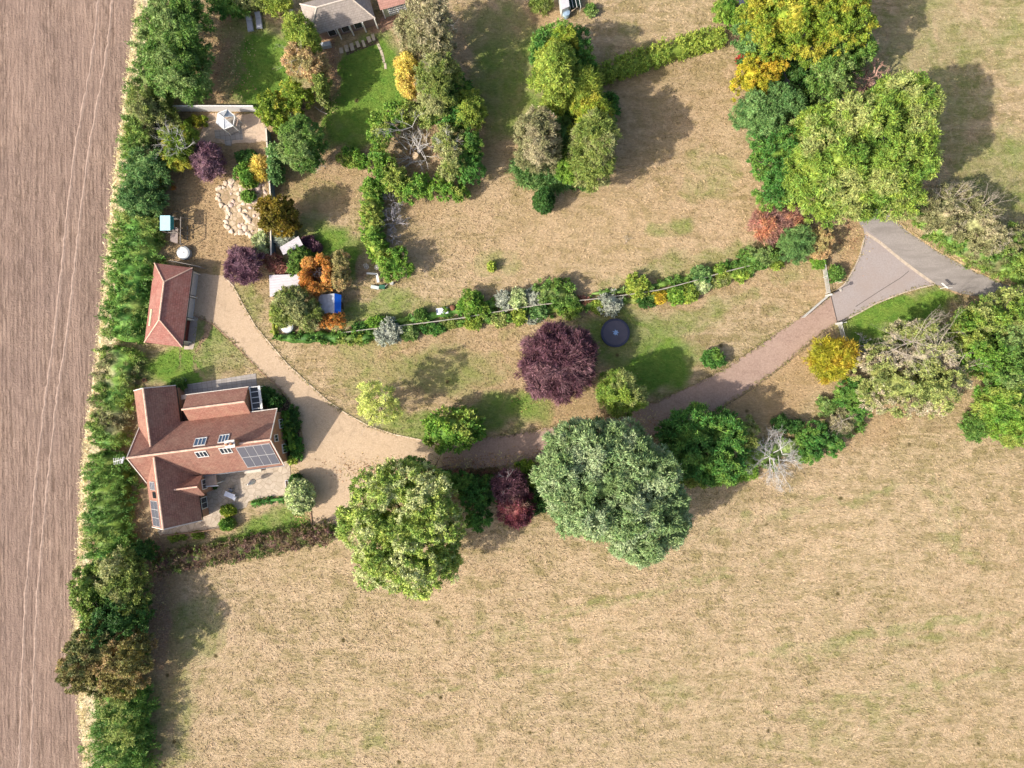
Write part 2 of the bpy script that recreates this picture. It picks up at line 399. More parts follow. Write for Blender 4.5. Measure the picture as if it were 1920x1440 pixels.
# ---------------------------------------------------------------- the ground
def blob_field(X, Y, blobs):
    """X,Y in photo pixels; blobs (px,py,rx,ry,rot,strength)"""
    a = np.zeros_like(X)
    for px, py, rx, ry, rot, st in blobs:
        c, s = math.cos(R(rot)), math.sin(R(rot)); dx = X-px; dy = Y-py
        u = (dx*c+dy*s)/rx; v = (-dx*s+dy*c)/ry; d = u*u+v*v
        a = np.maximum(a, st*np.clip(1.5-d, 0, 1)**0.8)
    return a
GREEN = [(495, 135, 75, 75, 0, 1.0), (470, 60, 70, 30, 0, .55), (690, 150, 75, 85, 0, 1.0), (650, 225, 60, 50, 0, .85), (960, 150, 75, 110, 0, .62), (925, 60, 60, 60, 0, .45),
 (620, 470, 65, 45, 0, .85), (700, 585, 90, 28, -15, .6), (820, 575, 80, 25, -8, .4), (330, 690, 70, 45, 0, .9), (400, 640, 60, 60, 0, .55), (590, 470, 60, 30, 0, .6),
 (1235, 690, 85, 50, -25, .92), (1180, 640, 90, 55, 0, .65), (1250, 610, 130, 30, -12, .4), (1150, 640, 70, 40, 0, .55), (930, 775, 95, 42, -10, .75), (820, 700, 90, 40, 10, .45), (700, 700, 90, 50, 10, .35),
 (780, 800, 110, 25, 5, .6), (1690, 578, 105, 30, -12, 1.0), (1650, 620, 80, 40, 0, .8), (520, 985, 80, 24, -8, .7), (480, 1010, 150, 14, -8, .85), (1255, 430, 50, 22, 0, .4), (1330, 330, 60, 60, 20, .3),
 (590, 350, 60, 40, 0, .25), (570, 430, 70, 30, 0, .4), (1500, 510, 60, 20, -10, .25), (1100, 610, 170, 22, -8, .3), (1320, 490, 200, 25, -14, .35), (930, 490, 60, 30, 0, .35), (1740, 150, 130, 170, 10, .35), (1870, 330, 90, 90, 0, .45), (1850, 40, 200, 110, 0, .3),
 (1700, 1178, 280, 11, -9, .33), (1690, 1205, 260, 8, -9, .26), (1480, 1222, 160, 10, -8, .3), (1200, 1110, 300, 5, -14, .3), (1150, 1135, 300, 5, -14, .3), (1700, 1290, 300, 6, -10, .3), (1000, 1260, 260, 6, -12, .28), (1480, 960, 260, 10, -14, .3), (300, 1330, 80, 150, 0, .3), (370, 1180, 60, 60, 0, .4), (1250, 1300, 90, 40, 20, .2), (1780, 980, 100, 30, 60, .25), (960, 1180, 140, 30, 10, .18), (640, 1380, 120, 50, 0, .22), (1600, 1350, 200, 60, -20, .2),
 (1180, 90, 70, 40, 0, .2), (450, 570, 40, 70, -40, .35), (1650, 430, 40, 40, 0, .4), (870, 690, 100, 40, 0, .3), (1440, 610, 50, 25, -30, .2), (700, 640, 60, 15, 0, .3), (1400, 560, 120, 16, -20, .25)]
WARM = [(420, 370, 130, 180, 0, 1.0), (430, 110, 70, 90, 0, .9), (600, 230, 50, 60, 0, .9), (590, 350, 90, 60, 0, .8), (960, 60, 110, 60, 0, .8), (940, 230, 60, 90, 0, .6), (1250, 200, 120, 120, 0, .45), (1100, 400, 350, 110, -5, .35),
 (900, 680, 300, 70, 0, .55), (1060, 770, 120, 40, 0, .8), (1450, 720, 120, 60, -35, .9), (300, 1200, 40, 240, 0, .95), (280, 980, 50, 60, 0, .9), (620, 130, 30, 60, 0, 1.0), (730, 30, 60, 20, -15, 1.0), (900, 900, 200, 30, 0, 1.0),  # the patch south of the east drive paints in brown shade under trees
 (790, 380, 40, 40, 0, .6), (1300, 540, 250, 30, -12, .4), (1480, 540, 90, 30, -10, .35), (1600, 460, 30, 60, 0, .9), (1650, 800, 80, 30, -30, .6), (350, 610, 40, 40, 0, .2)]
PALE = [(1100, 1122, 420, 5, -14, 1.), (1650, 1190, 350, 5, -9, .9), (420, 1250, 8, 200, 8, .9), (460, 1260, 6, 200, 8, .8), (700, 1300, 300, 8, -8, .7), (1500, 930, 220, 6, -22, .9), (1250, 470, 300, 5, -9, .7), (1100, 1250, 900, 260, 0, .5), (1000, 450, 260, 90, 0, .55), (1300, 430, 120, 60, 0, .4), (1800, 60, 120, 60, 0, .35), (1400, 1050, 500, 160, -10, .5), (1350, 300, 80, 90, 0, .5)]
BARE = [(380, 650, 8, 60, 3, .8), (332, 665, 7, 45, 2, .7), (385, 705, 22, 10, 10, .7), (395, 760, 3, 3, 0, .1), (620, 120, 18, 60, 0, .8), (430, 110, 35, 75, 10, .6), (600, 230, 25, 50, 20, .65), (730, 35, 55, 14, -22, 1.), (475, 170, 30, 30, 0, .3), (960, 30, 60, 20, -20, .35), (300, 1160, 22, 120, 0, .8), (290, 1040, 20, 30, 0, .8),
 (1535, 520, 18, 25, 0, .45), (1440, 385, 20, 30, 0, .7), (1625, 385, 14, 14, 0, .5), (1490, 760, 120, 20, -30, .4), (900, 885, 160, 10, 0, .9), (1755, 790, 60, 20, 10, .5), (680, 500, 20, 20, 0, .7), (660, 545, 30, 25, 0, .5)]
nv = lambda X, Y, a, b, c: np.sin(X*a+c)*np.sin(Y*b-c)+np.sin((X+Y)*a*.7+2*c)*.7+np.sin((X-Y)*b*1.7+c)*.5
def fields(X, Y):
    kk = np.where(Y > 1000, .35, 1.0); wx = X+kk*(9*nv(X, Y, .041, .037, 1.3)+4*nv(X, Y, .13, .11, .4)); wy = Y+kk*(9*nv(Y, X, .039, .043, 2.1)+4*nv(Y, X, .12, .14, 3.))
    g = blob_field(wx, wy, GREEN); w = blob_field(X+wx-X, wy, WARM); p = blob_field(wx, wy, PALE); b = blob_field(wx, wy, BARE)
    return g, w, p, b
xs = np.concatenate([-np.geomspace(1500, 78, 14), np.arange(-76, 76.01, 0.5), np.geomspace(78, 1500, 14)])
ys = np.concatenate([-np.geomspace(1500, 60, 14), np.arange(-58, 58.01, 0.5), np.geomspace(60, 1500, 14)])
XX, YY = np.meshgrid(xs, ys); V = np.stack([XX.ravel(), YY.ravel(), np.zeros(XX.size)], 1)
nx = len(xs); I, J = np.meshgrid(np.arange(nx-1), np.arange(len(ys)-1)); b0 = (J*nx+I).ravel()
F = np.stack([b0, b0+1, b0+nx+1, b0+nx], 1)
def set_fields(me, V):
    gf = fields(V[:, 0]*S+960, 720-V[:, 1]*S)
    for nm, a in zip(('green', 'warm', 'pale', 'bare'), gf):
        at = me.attributes.new(nm, 'FLOAT', 'POINT'); at.data.foreach_set('value', a.astype(np.float32))
    return gf
gme = mesh_np('ground', V, [F]); set_fields(gme, V)
def grass_color(t, p):
    """dry grass with green, warm and bare patches: turf colour, with the brown shade under trees painted in"""
    big = t.noise(p, 0.055, 4, 0.6); mid = t.noise(p, 0.33, 4, 0.65, 0.6); fin = t.noise(t.map(p, rot=(0, 0, R(38)), scale=(1.0, 2.6, 1)), 2.2, 5, 0.75, 0.7); stk = t.noise(t.map(p, rot=(0, 0, R(-24)), scale=(.5, 2.2, 1)), .42, 5, .7, 1.2)
    c = t.mix(t.ramp(big, [(.38, 0), (.62, 1)]), (.435, .325, .20), (.345, .28, .155))
    c = t.mix(t.ramp(mid, [(.44, 0), (.62, .85)]), c, (.275, .235, .105)); m2 = t.noise(t.map(p, loc=(50, 20, 0)), .75, 5, .7, .8); c = t.mix(t.ramp(m2, [(.36, .8), (.48, 0)]), c, (.57, .44, .30)); c = t.mix(t.ramp(m2, [(.52, 0), (.66, .8)]), c, (.275, .235, .115))
    c = t.mix(t.ramp(stk, [(.40, .75), (.56, 0)]), c, (.53, .415, .275)); c = t.mix(t.ramp(stk, [(.56, 0), (.72, .6)]), c, (.295, .25, .125))
    c = t.mix(t.math('MULTIPLY', t.attr('pale'), t.ramp(mid, [(.3, .75), (.62, .1)])), c, (.62, .475, .33))
    c = t.mix(t.math('MULTIPLY', t.attr('warm'), .8), c, t.mix(mid, (.50, .345, .21), (.35, .255, .135)))
    gr = t.math('ADD', t.math('MULTIPLY', t.attr('green'), 1.15), t.math('MULTIPLY', t.math('SUBTRACT', mid, .5), .9))
    g1 = t.mix(t.ramp(t.noise(p, .8, 3, .6), [(.3, 0), (.7, 1)]), (.11, .235, .035), (.20, .30, .055))
    c = t.mix(t.ramp(gr, [(.18, 0), (1.0, 1)]), c, g1)
    ba = t.math('ADD', t.attr('bare'), t.math('MULTIPLY', t.math('SUBTRACT', mid, .5), .8))
    c = t.mix(t.ramp(ba, [(.45, 0), (.8, .9)]), c, t.mix(fin, (.30, .19, .13), (.48, .34, .25)))
    c = t.mix(t.ramp(fin, [(.34, 0), (.66, 1)]), t.mix(1.0, c, (.74, .73, .68), 'MULTIPLY'), t.mix(1.0, c, (1.22, 1.19, 1.16), 'MULTIPLY'))
    sp = t.voro(t.map(p, scale=(1, 1, .01)), .22); c = t.mix(t.ramp(sp, [(.035, 1), (.08, 0)]), c, (.12, .095, .04))
    return c, fin, mid
t = NT('dry_grass'); p = t.pos(); c, fin, mid = grass_color(t, p); t.col(c)
h = t.math('ADD', fin, t.math('MULTIPLY', t.noise(p, 7.0, 3, .7), .5)); t.bump(h, 0.9, 0.16)
ground = link_mesh('ground', gme, t.m); tag(ground, kind='structure')
Z1, Z2, Z3, Z4 = .012, .024, .036, .048

def sheet(name, pts, z, mat, jitter=0.0, step=8, closed=True):
    """flat sheet with an outline given in photo pixels"""
    q = pts+[pts[0]]; a = poly_interp(q, step)[:-1] if jitter else np.array(pts, float)
    if jitter:
        r = np.random.default_rng(len(pts)*17); a = a + r.normal(0, jitter, a.shape)
    o = MB().poly([(*G(x, y), z) for x, y in a][::-1])
    import bmesh
    me = bpy.data.meshes.new(name); me.from_pydata(o.v, [], o.f); bm = bmesh.new(); bm.from_mesh(me)
    bmesh.ops.triangulate(bm, faces=bm.faces[:]); bm.normal_update()
    for f in bm.faces:
        if f.normal.z < 0: f.normal_flip()
    bm.to_mesh(me); bm.free()
    ob = bpy.data.objects.new(name, me); COL.objects.link(ob); me.materials.append(mat); ORG[name] = Vector((0, 0, 0))
    return tag(ob, kind='structure')
# ploughed field --------------------------------------------------------------
MARG = [(272, -400), (266, -100), (258, 0), (250, 60), (240, 130), (229, 230), (215, 330), (208, 400), (198, 500), (189, 600), (179, 690), (165, 780), (154, 900), (146, 1070), (141, 1160), (145, 1250), (150, 1340), (158, 1440), (170, 1560), (200, 1900)]
t = NT('ploughed_soil'); p = t.pos()
pw = t.map(p, rot=(0, 0, R(-4.5)), scale=(1, .16, 1)); f1 = t.noise(pw, 2.6, 5, .75, .5); f2 = t.noise(t.map(p, rot=(0, 0, R(-6)), scale=(1, .03, 1)), 1.1, 3, .6)
cl = t.noise(p, 3.2, 5, .8, .3); bg_ = t.noise(p, .12, 3, .6)
c = t.mix(t.ramp(f1, [(.36, 0), (.62, 1)]), (.15, .10, .075), (.46, .335, .265))
wv = t.n.new('ShaderNodeTexWave'); wv.bands_direction = 'X'; wv.inputs['Scale'].default_value = .62; wv.inputs['Distortion'].default_value = 9.0; wv.inputs['Detail'].default_value = 4; wv.inputs['Detail Scale'].default_value = .9; t.link(t.map(p, rot=(0, 0, R(-5.5)), scale=(1, .12, 1)), wv.inputs[0])
c = t.mix(t.ramp(wv.outputs[1], [(.04, .4), (.2, 0)]), c, (.16, .10, .075)); c = t.mix(t.ramp(wv.outputs[1], [(.88, 0), (.99, .2)]), c, (.52, .38, .305))
c = t.mix(t.ramp(cl, [(.3, .8), (.52, 0)]), c, (.15, .098, .072))
c = t.mix(t.ramp(f2, [(.42, 0), (.60, .45)]), c, (.45, .32, .255))
c = t.mix(t.ramp(bg_, [(.35, 0), (.65, .4)]), c, (.235, .168, .145)); t.col(c)
t.bump(t.math('ADD', t.math('MULTIPLY', f1, .8), t.math('ADD', cl, t.math('MULTIPLY', wv.outputs[1], .12))), 1.0, .26)
SOIL = t.m
mr = poly_interp(MARG, 9); mr[:, 0] += np.random.default_rng(3).normal(0, 1.0, len(mr))
ploughed = sheet('ploughed_field', [(-9000, -400)]+[tuple(a) for a in mr]+[(-9000, 1900)], Z1, SOIL)
# wheel ruts down the ploughed field: low ridges of loose soil
RUT = plain('rut_soil', (.35, .258, .21), .95, var=.25, scale=2.5, bump=.8)
def rut(pts, w, name='wheel_rut'):
    q = poly_interp(pts, 10); r = np.random.default_rng(len(q)); mb = MB()
    P = np.array([G(a, b) for a, b in q]); T = unit(np.gradient(P, axis=0)); N = np.stack([-T[:, 1], T[:, 0]], 1)
    prof = []
    for i in range(len(P)):
        ww = w*r.uniform(.6, 1.2); o = r.normal(0, .05)
        prof.append([(*(P[i]+N[i]*(o-ww)), Z1-.02), (*(P[i]+N[i]*o), Z1+.05), (*(P[i]+N[i]*(o+ww)), Z1-.02)])
    for i in range(len(P)-1):
        for k in range(2): mb.poly([prof[i][k], prof[i][k+1], prof[i+1][k+1], prof[i+1][k]])
    return tag(mb.build(name, RUT), kind='structure')
rut([(187, -60), (180, 60), (162, 170), (146, 250), (128, 380), (116, 500), (104, 610), (92, 700), (80, 790), (72, 850), (60, 980), (48, 1120), (40, 1300), (34, 1500)], .24)
rut([(214, -60), (206, 60), (188, 170), (172, 250), (152, 390), (140, 500), (128, 610), (114, 700), (102, 790), (95, 850), (82, 980), (70, 1120), (62, 1300), (56, 1500)], .24)
# straw margin ----------------------------------------------------------------
t = NT('straw_margin'); p = t.pos(); n = t.noise(p, 3.0, 5, .75, .6)
t.col(t.mix(t.ramp(n, [(.35, 0), (.6, 1)]), (.50, .41, .24), (.82, .71, .49))); t.bump(n, 1, .15); STRAW_G = t.m
mw = [9, 9, 16, 17, 16, 14, 13, 14, 17, 17, 17, 16, 14, 12, 14, 16, 17, 20, 20, 20]
ma = poly_interp([(a+(-1), b, w) for (a, b), w in zip(MARG, mw)], 8); rr = np.random.default_rng(5)
sheet('field_margin', [(a+rr.normal(0, 1.2), b) for a, b, w in ma]+[(a+w*1.9+rr.normal(0, 2), b) for a, b, w in ma[::-1]], Z2, STRAW_G)
# straw stems on it
n = 5500; i = rr.integers(0, len(ma), n); fx = rr.uniform(-.05, .8, n)
P = np.stack([(ma[i, 0]+ma[i, 2]*fx-960)/S, (720-ma[i, 1]+rr.uniform(-4, 4, n))/S, np.full(n, .02)], 1)
D = unit(np.stack([rr.normal(0, .8, n), rr.normal(0.3, .8, n), np.full(n, .7)], 1))
V, F = leaf_quads(P, D, 3, .55, .07, .5, rr, .35)
tag(link_mesh('straw', mesh_np('straw', V, [F]), leafmat('straw_stems', (.88, .78, .54), (.74, .64, .38), 1.0, .35, .2)), kind='stuff')
# driveway, yard, road ------------------------------------------------------------
YARD = [(366, 512), (418, 517), (437, 535), (455, 570), (478, 610), (505, 643), (540, 684), (575, 716), (610, 748), (645, 773), (690, 798), (740, 815), (800, 826), (830, 827),
        (830, 878), (800, 878), (760, 882), (700, 905), (660, 960), (640, 985), (585, 986), (583, 950), (575, 900), (556, 878), (548, 868), (566, 840), (566, 810), (555, 770), (535, 738), (512, 715), (490, 697), (460, 665), (430, 635), (400, 607), (363, 590)]
DRIVE_N = [(820, 827), (860, 826), (900, 822), (960, 815), (1020, 803), (1080, 795), (1130, 785), (1190, 768), (1240, 748), (1300, 722), (1360, 690), (1420, 650), (1480, 608), (1530, 575), (1558, 553)]
DRIVE_S = [(1570, 605), (1540, 622), (1500, 657), (1450, 697), (1400, 733), (1350, 764), (1300, 787), (1250, 808), (1200, 827), (1100, 849), (1010, 864), (950, 875), (900, 880), (850, 881), (820, 880)]
def gravelmat(name, A, B, D, sc=5.5):
    t = NT(name); p = t.pos(); n = t.noise(p, sc, 5, .8, .3); m = t.noise(p, .45, 4, .6, .5); v = t.voro(t.map(p, scale=(1, 1, .01)), 9.0)
    c = t.mix(t.ramp(n, [(.35, 0), (.65, 1)]), A, B); c = t.mix(t.ramp(m, [(.40, 0), (.70, .55)]), c, D)
    c = t.mix(t.ramp(v, [(.10, .35), (.25, 0)]), c, (.18, .13, .10)); st = t.noise(t.map(p, scale=(1, 1, 1), loc=(9, 3, 0)), .9, 6, .75, 1.0); c = t.mix(t.ramp(st, [(.53, 0), (.70, .55)]), c, [x*.68 for x in A]); c = t.mix(t.ramp(st, [(.28, .4), (.42, 0)]), c, [x*1.12 for x in B])
    t.col(c); t.bump(n, .7, .05); return t.m
sheet('gravel_yard', YARD, Z3, gravelmat('gravel', (.41, .30, .20), (.60, .465, .335), (.50, .375, .255)), .5, 6)
sheet('driveway', DRIVE_N+DRIVE_S, Z2+.004, gravelmat('drive_gravel', (.28, .19, .15), (.45, .325, .265), (.41, .30, .24), 4.5), .6, 8)
t = NT('tarmac'); p = t.pos(); n = t.noise(p, 6, 4, .7); m = t.noise(t.map(p, rot=(0, 0, R(35)), scale=(.25, 1, 1)), .9, 4, .65, .3)
c = t.mix(t.ramp(n, [(.3, 0), (.7, 1)]), (.265, .24, .228), (.36, .328, .31)); c = t.mix(t.ramp(m, [(.42, 0), (.65, .7)]), c, (.215, .195, .18)); t.col(c); t.bump(n, .3, .01); TARM = t.m
t = NT('bellmouth_tarmac'); p = t.pos(); n = t.noise(p, 6, 4, .7); m = t.noise(p, .35, 4, .6)
c = t.mix(t.ramp(n, [(.3, 0), (.7, 1)]), (.30, .262, .255), (.39, .345, .335)); c = t.mix(t.ramp(m, [(.42, 0), (.7, .5)]), c, (.33, .265, .235)); t.col(c); t.bump(n, .3, .01)
ROAD_N = [(1360, -300), (1440, -60), (1510, 150), (1560, 310), (1612, 378), (1668, 404), (1700, 432), (1760, 473), (1830, 510), (1900, 540), (1990, 575), (2300, 700)]
ROAD_S = [(2270, 770), (1960, 640), (1890, 582), (1850, 560), (1800, 550), (1748, 531), (1690, 489), (1645, 452), (1618, 428), (1585, 385), (1520, 320), (1470, 160), (1400, -40), (1320, -290)]
sheet('road', ROAD_N+ROAD_S, Z3, TARM)
sheet('bellmouth', [(1618, 424), (1621, 445), (1612, 478), (1601, 503), (1583, 533), (1558, 553), (1570, 605), (1602, 590), (1640, 569), (1690, 549), (1720, 540), (1752, 534), (1690, 484), (1645, 446)], Z4-.006, t.m)
JNT = plain('joint_seal', (.10, .085, .08), .8)
KERB = plain('kerb_stone', (.50, .42, .34), .8, var=.2, bump=.4)
def ribbon(name, pts, w, z0, z1, mat, r_=None, jit=0):
    q = poly_interp(pts, 7); P = np.array([G(a, b) for a, b in q]); T = unit(np.gradient(P, axis=0)); N = np.stack([-T[:, 1], T[:, 0]], 1); mb = MB()
    rr_ = np.random.default_rng(len(q)); W = w*(1+jit*rr_.normal(size=len(P)))
    for i in range(len(P)-1):
        a, b, c_, d = P[i]-N[i]*W[i]/2, P[i]+N[i]*W[i]/2, P[i+1]+N[i+1]*W[i+1]/2, P[i+1]-N[i+1]*W[i+1]/2
        mb.poly([(*a, z1), (*d, z1), (*c_, z1), (*b, z1)][::-1] if False else [(*a, z1), (*d, z1), (*c_, z1), (*b, z1)])
        mb.poly([(*a, z0), (*d, z0), (*d, z1), (*a, z1)]); mb.poly([(*b, z1), (*c_, z1), (*c_, z0), (*b, z0)])
    return mb.build(name, mat)
tag(ribbon('kerb', [(1620, 446), (1612, 478), (1601, 503), (1583, 533), (1562, 550)], .16, 0, .13, KERB), kind='structure')
tag(ribbon('kerb', [(1574, 605), (1602, 591), (1640, 570), (1690, 550), (1720, 541), (1750, 534)], .16, 0, .13, KERB), kind='structure')
tag(ribbon('channel_stones', [(1622, 436), (1650, 455), (1690, 488), (1722, 512), (1752, 533)], .34, Z3, Z4+.012, KERB, jit=.08), kind='structure')
tag(ribbon('road_joint', [(1604, 575), (1650, 545), (1690, 520), (1704, 508)], .07, Z3, Z4+.004, JNT), kind='structure')
tag(ribbon('road_joint', [(1557.5, 553), (1564, 580), (1570, 605)], .1, Z1, Z4+.006, JNT), kind='structure')
tag(ribbon('edging', [(1670, 402), (1700, 430), (1760, 471), (1830, 508), (1900, 538), (1990, 573)], .22, 0, .07, plain('edge_grit', (.55, .40, .24), .9, var=.3), jit=.35), kind='structure')
tag(ribbon('edging', [(1760, 537), (1800, 552), (1850, 562)], .2, 0, .06, plain('edge_grit_south', (.42, .30, .18), .9, var=.3), jit=.35), kind='structure')
EDG = plain('edging_brick', (.38, .24, .17), .85, var=.3)
EDL = plain('edging_stone', (.62, .50, .37), .85, var=.2)
tag(ribbon('edging', [(418, 517), (437, 535), (455, 570), (478, 610), (505, 643), (540, 684), (575, 716), (610, 748), (645, 773), (690, 798), (740, 815), (790, 825)], .14, 0, .08, EDL), kind='structure')
tag(ribbon('edging', [(363, 591), (400, 608), (430, 636), (460, 666), (490, 698), (512, 716), (535, 739)], .14, 0, .08, EDG), kind='structure')
tag(ribbon('edging', [(640, 986), (585, 987), (582, 950), (574, 901)], .14, 0, .16, EDG), kind='structure')
tag(ribbon('soil_edge', [(1566, 610), (1540, 625), (1500, 660), (1450, 700), (1400, 736), (1350, 767), (1300, 790), (1250, 811)], .16, 0, Z3, plain('soil_edge', (.2, .145, .10), .9, var=.3), jit=.4), kind='structure')
# patios ---------------------------------------------------------------------
def paving(name, A, B, M, bw, bh, rot=-7.3, irregular=False):
    t = NT(name); p = t.pos()
    if irregular:
        v = t.voro(t.map(p, scale=(1, 1, .01)), 1.5, 'DISTANCE_TO_EDGE'); cc = t.voro(t.map(p, scale=(1, 1, .01)), 1.5, 'F1', 1); g = t.ramp(v, [(.02, 1), (.06, 0)])
        base = t.mix(t.ramp(cc, [(.2, 0), (.8, 1)]), A, B)
    else:
        b = t.n.new('ShaderNodeTexBrick'); b.offset = .5 if irregular else .0; b.inputs['Scale'].default_value = 1; b.inputs['Brick Width'].default_value = bw; b.inputs['Row Height'].default_value = bh
        b.inputs['Mortar Size'].default_value = .02; b.inputs['Color1'].default_value = (*A, 1); b.inputs['Color2'].default_value = (*B, 1); b.inputs['Mortar'].default_value = (*M, 1)
        t.link(t.map(p, rot=(0, 0, R(rot))), b.inputs[0]); base = b.outputs[0]; g = b.outputs[1]
    n = t.noise(p, 1.6, 5, .7); c = t.mix(g, base, M); c = t.mix(t.ramp(n, [(.4, 0), (.7, .55)]), c, [x*.7 for x in A]); t.col(c)
    t.bump(g, -.4, .02); return t.m
PAV_N = paving('grey_paving', (.36, .33, .31), (.46, .42, .39), (.20, .18, .16), .62, .62)
PAV_S = paving('stone_paving', (.47, .395, .31), (.57, .485, .39), (.37, .30, .23), .9, .7, irregular=True)
sheet('north_patio', [(344, 722), (480, 700), (483, 731), (466, 734), (468, 780), (345, 795)], Z4, PAV_N)
sheet('south_patio', [(375, 870), (543, 858), (547, 928), (500, 931), (466, 940), (462, 951), (440, 957), (413, 968), (412, 990), (330, 1000), (300, 1004), (295, 995), (380, 975)], Z4, PAV_S)
sheet('garage_apron', [(352, 588), (372, 592), (366, 640), (362, 655), (345, 655)], Z2, plain('concrete', (.42, .36, .31), .9, bump=.3))
# gazebo gravel, rockery, neighbour's paths ---------------------------------------
def rockm():
    t = NT('rockery_stone'); p = t.pos(); q = t.map(t.mix(.12, p, t.noise(p, 1.5, 3, .6, color=True)), scale=(1, 1, .01)); v = t.voro(q, 1.9, 'DISTANCE_TO_EDGE'); cc = t.voro(q, 1.9, 'F1', 1); n = t.noise(p, 5, 4, .7)
    c = t.mix(t.ramp(cc, [(.2, 0), (.8, 1)]), (.42, .30, .20), (.66, .52, .39)); c = t.mix(t.ramp(v, [(.02, .8), (.10, 0)]), c, (.24, .18, .10)); c = t.mix(t.ramp(n, [(.35, .5), (.6, 0)]), c, (.32, .26, .13)); t.col(c); t.bump(v, .8, .12); return t.m
SAND = gravelmat('pea_shingle', (.52, .38, .27), (.70, .56, .43), (.46, .33, .25), 4)
sheet('shingle_bed', [(392, 212), (440, 214), (478, 214), (500, 236), (500, 266), (455, 268), (425, 269), (372, 264), (380, 240)], Z2, SAND, .6, 6)
sheet('gazebo_paving', [(402, 244), (453, 240), (456, 262), (436, 263), (434, 274), (422, 273), (421, 262), (404, 259)], Z3, PAV_N)
sheet('rockery_gravel', [(430, 333), (448, 345), (500, 340), (502, 395), (500, 440), (480, 446), (462, 436), (440, 437), (425, 425), (424, 402), (410, 380), (406, 364), (415, 345)], Z2, rockm(), .8, 6)
sheet('garden_bed', [(648, 92), (705, 68), (712, 80), (650, 104)], Z1, plain('bed_soil', (.10, .075, .05), .95, var=.4, bump=.6))
sheet('neighbour_patio', [(712, 36), (760, 22), (774, 30), (716, 62)], Z2, plain('brick_paving', (.33, .20, .14), .9, var=.2, bump=.4))
sheet('house_bed', [(528, 735), (548, 760), (562, 805), (560, 850), (545, 868), (528, 770)], Z1, plain('dark_mulch', (.085, .06, .04), .95, var=.4, bump=.6))
sheet('west_bed', [(250, 890), (275, 905), (292, 1004), (420, 993), (420, 1000), (300, 1012), (268, 1012)], Z1, plain('path_gravel', (.36, .27, .16), .95, var=.35, scale=1.2, bump=.6), .8, 6)
# real blades of grass over every lawn and paddock ---------------------------------------------
def inside(X, Y, poly):
    c = np.zeros(len(X), bool); n = len(poly)
    for i in range(n):
        x1, y1 = poly[i]; x2, y2 = poly[(i+1) % n]
        k = ((y1 > Y) != (y2 > Y)); xx = (x2-x1)*(Y-y1)/(y2-y1+1e-12)+x1; c ^= (k & (X < xx))
    return c
r = np.random.default_rng(11); n = 250000
X = r.uniform(140, 2000, n); Y = r.uniform(-60, 1500, n)
bad = np.zeros(n, bool)
for pl in (YARD, DRIVE_N+DRIVE_S, ROAD_N+ROAD_S, [(-9000, -400)]+[(a+12, b) for a, b in MARG]+[(-9000, 1900)],
           [(1618, 424), (1612, 478), (1583, 533), (1558, 553), (1570, 605), (1640, 569), (1752, 534)], [(255, 700), (480, 700), (550, 850), (547, 930), (412, 990), (290, 1005), (240, 860)],
           [(285, 490), (372, 500), (360, 655), (270, 640)], [(392, 212), (478, 214), (500, 236), (500, 266), (372, 264)], [(430, 333), (500, 340), (500, 440), (425, 430), (406, 364)]):
    bad |= inside(X, Y, pl)
X, Y = X[~bad], Y[~bad]; n = len(X)
P = np.stack([(X-960)/S, (720-Y)/S, np.full(n, .0)], 1)
ang = R(-50)+.9*np.sin(X*.013)+.8*np.sin(Y*.017+X*.006)+r.normal(0, .55, n)
D = unit(np.stack([np.cos(ang), np.sin(ang), np.full(n, .55)], 1))
V, F = leaf_quads(P, D, 1, .34, .075, .25, r, .15, .0, .8)
gm = mesh_np('grass', V, [F]); set_fields(gm, V)
t = NT('grass_blades'); p = t.pos(); c, fin, mid = grass_color(t, p)
c = t.mix(1.0, c, t.ramp(t.rand(), [(0, .8), (1, 1.35)]), 'MULTIPLY'); t.col(c)
gob = link_mesh('grass', gm, t.m); tag(gob, kind='stuff')

# grass creeping over the edges of the drives, leaf litter under the trees, tussocks in the paddock
def edge_tufts(lines, per_m, spread, zb=.03):
    P = []
    for ln in lines:
        q = poly_interp([(a, b) for a, b in ln], 4); A = np.array([G(a, b) for a, b in q]); L_m = np.hypot(*np.diff(A, axis=0).T).sum(); n = int(L_m*per_m)
        i = r.uniform(0, len(A)-1.01, n); j = i.astype(int); f = (i-j)[:, None]; c = A[j]*(1-f)+A[j+1]*f
        w = .5+.5*np.sin(i*.31+len(ln))*np.sin(i*.083+1.3); c = c+r.normal(0, 1, (n, 2))*(spread*(.35+w))[:, None] if hasattr(w, '__len__') else c; P.append(c[r.uniform(0, 1, n) < .35+.65*w])
    P = np.concatenate(P); return np.concatenate([P, np.full((len(P), 1), zb)], 1)
P = edge_tufts([YARD[2:12], YARD[24:], DRIVE_N, DRIVE_S, ROAD_S[1:5], ROAD_N[5:10], [(1621, 445), (1612, 478), (1583, 533)], [(1570, 605), (1640, 569), (1720, 540), (1752, 534)], [(585, 986), (583, 950), (575, 900)]], 26, .16)
D = unit(np.stack([r.normal(0, .8, len(P)), r.normal(0, .8, len(P)), np.full(len(P), .8)], 1)); V, F = leaf_quads(P, D, 3, .26, .06, .4, r, .2, .2)
tag(link_mesh('edge_grass', mesh_np('edge_grass', V, [F]), leafmat('edge_grass_blades', (.26, .27, .09), (.36, .29, .15), .5, .3, .2)), kind='stuff')
lit = []
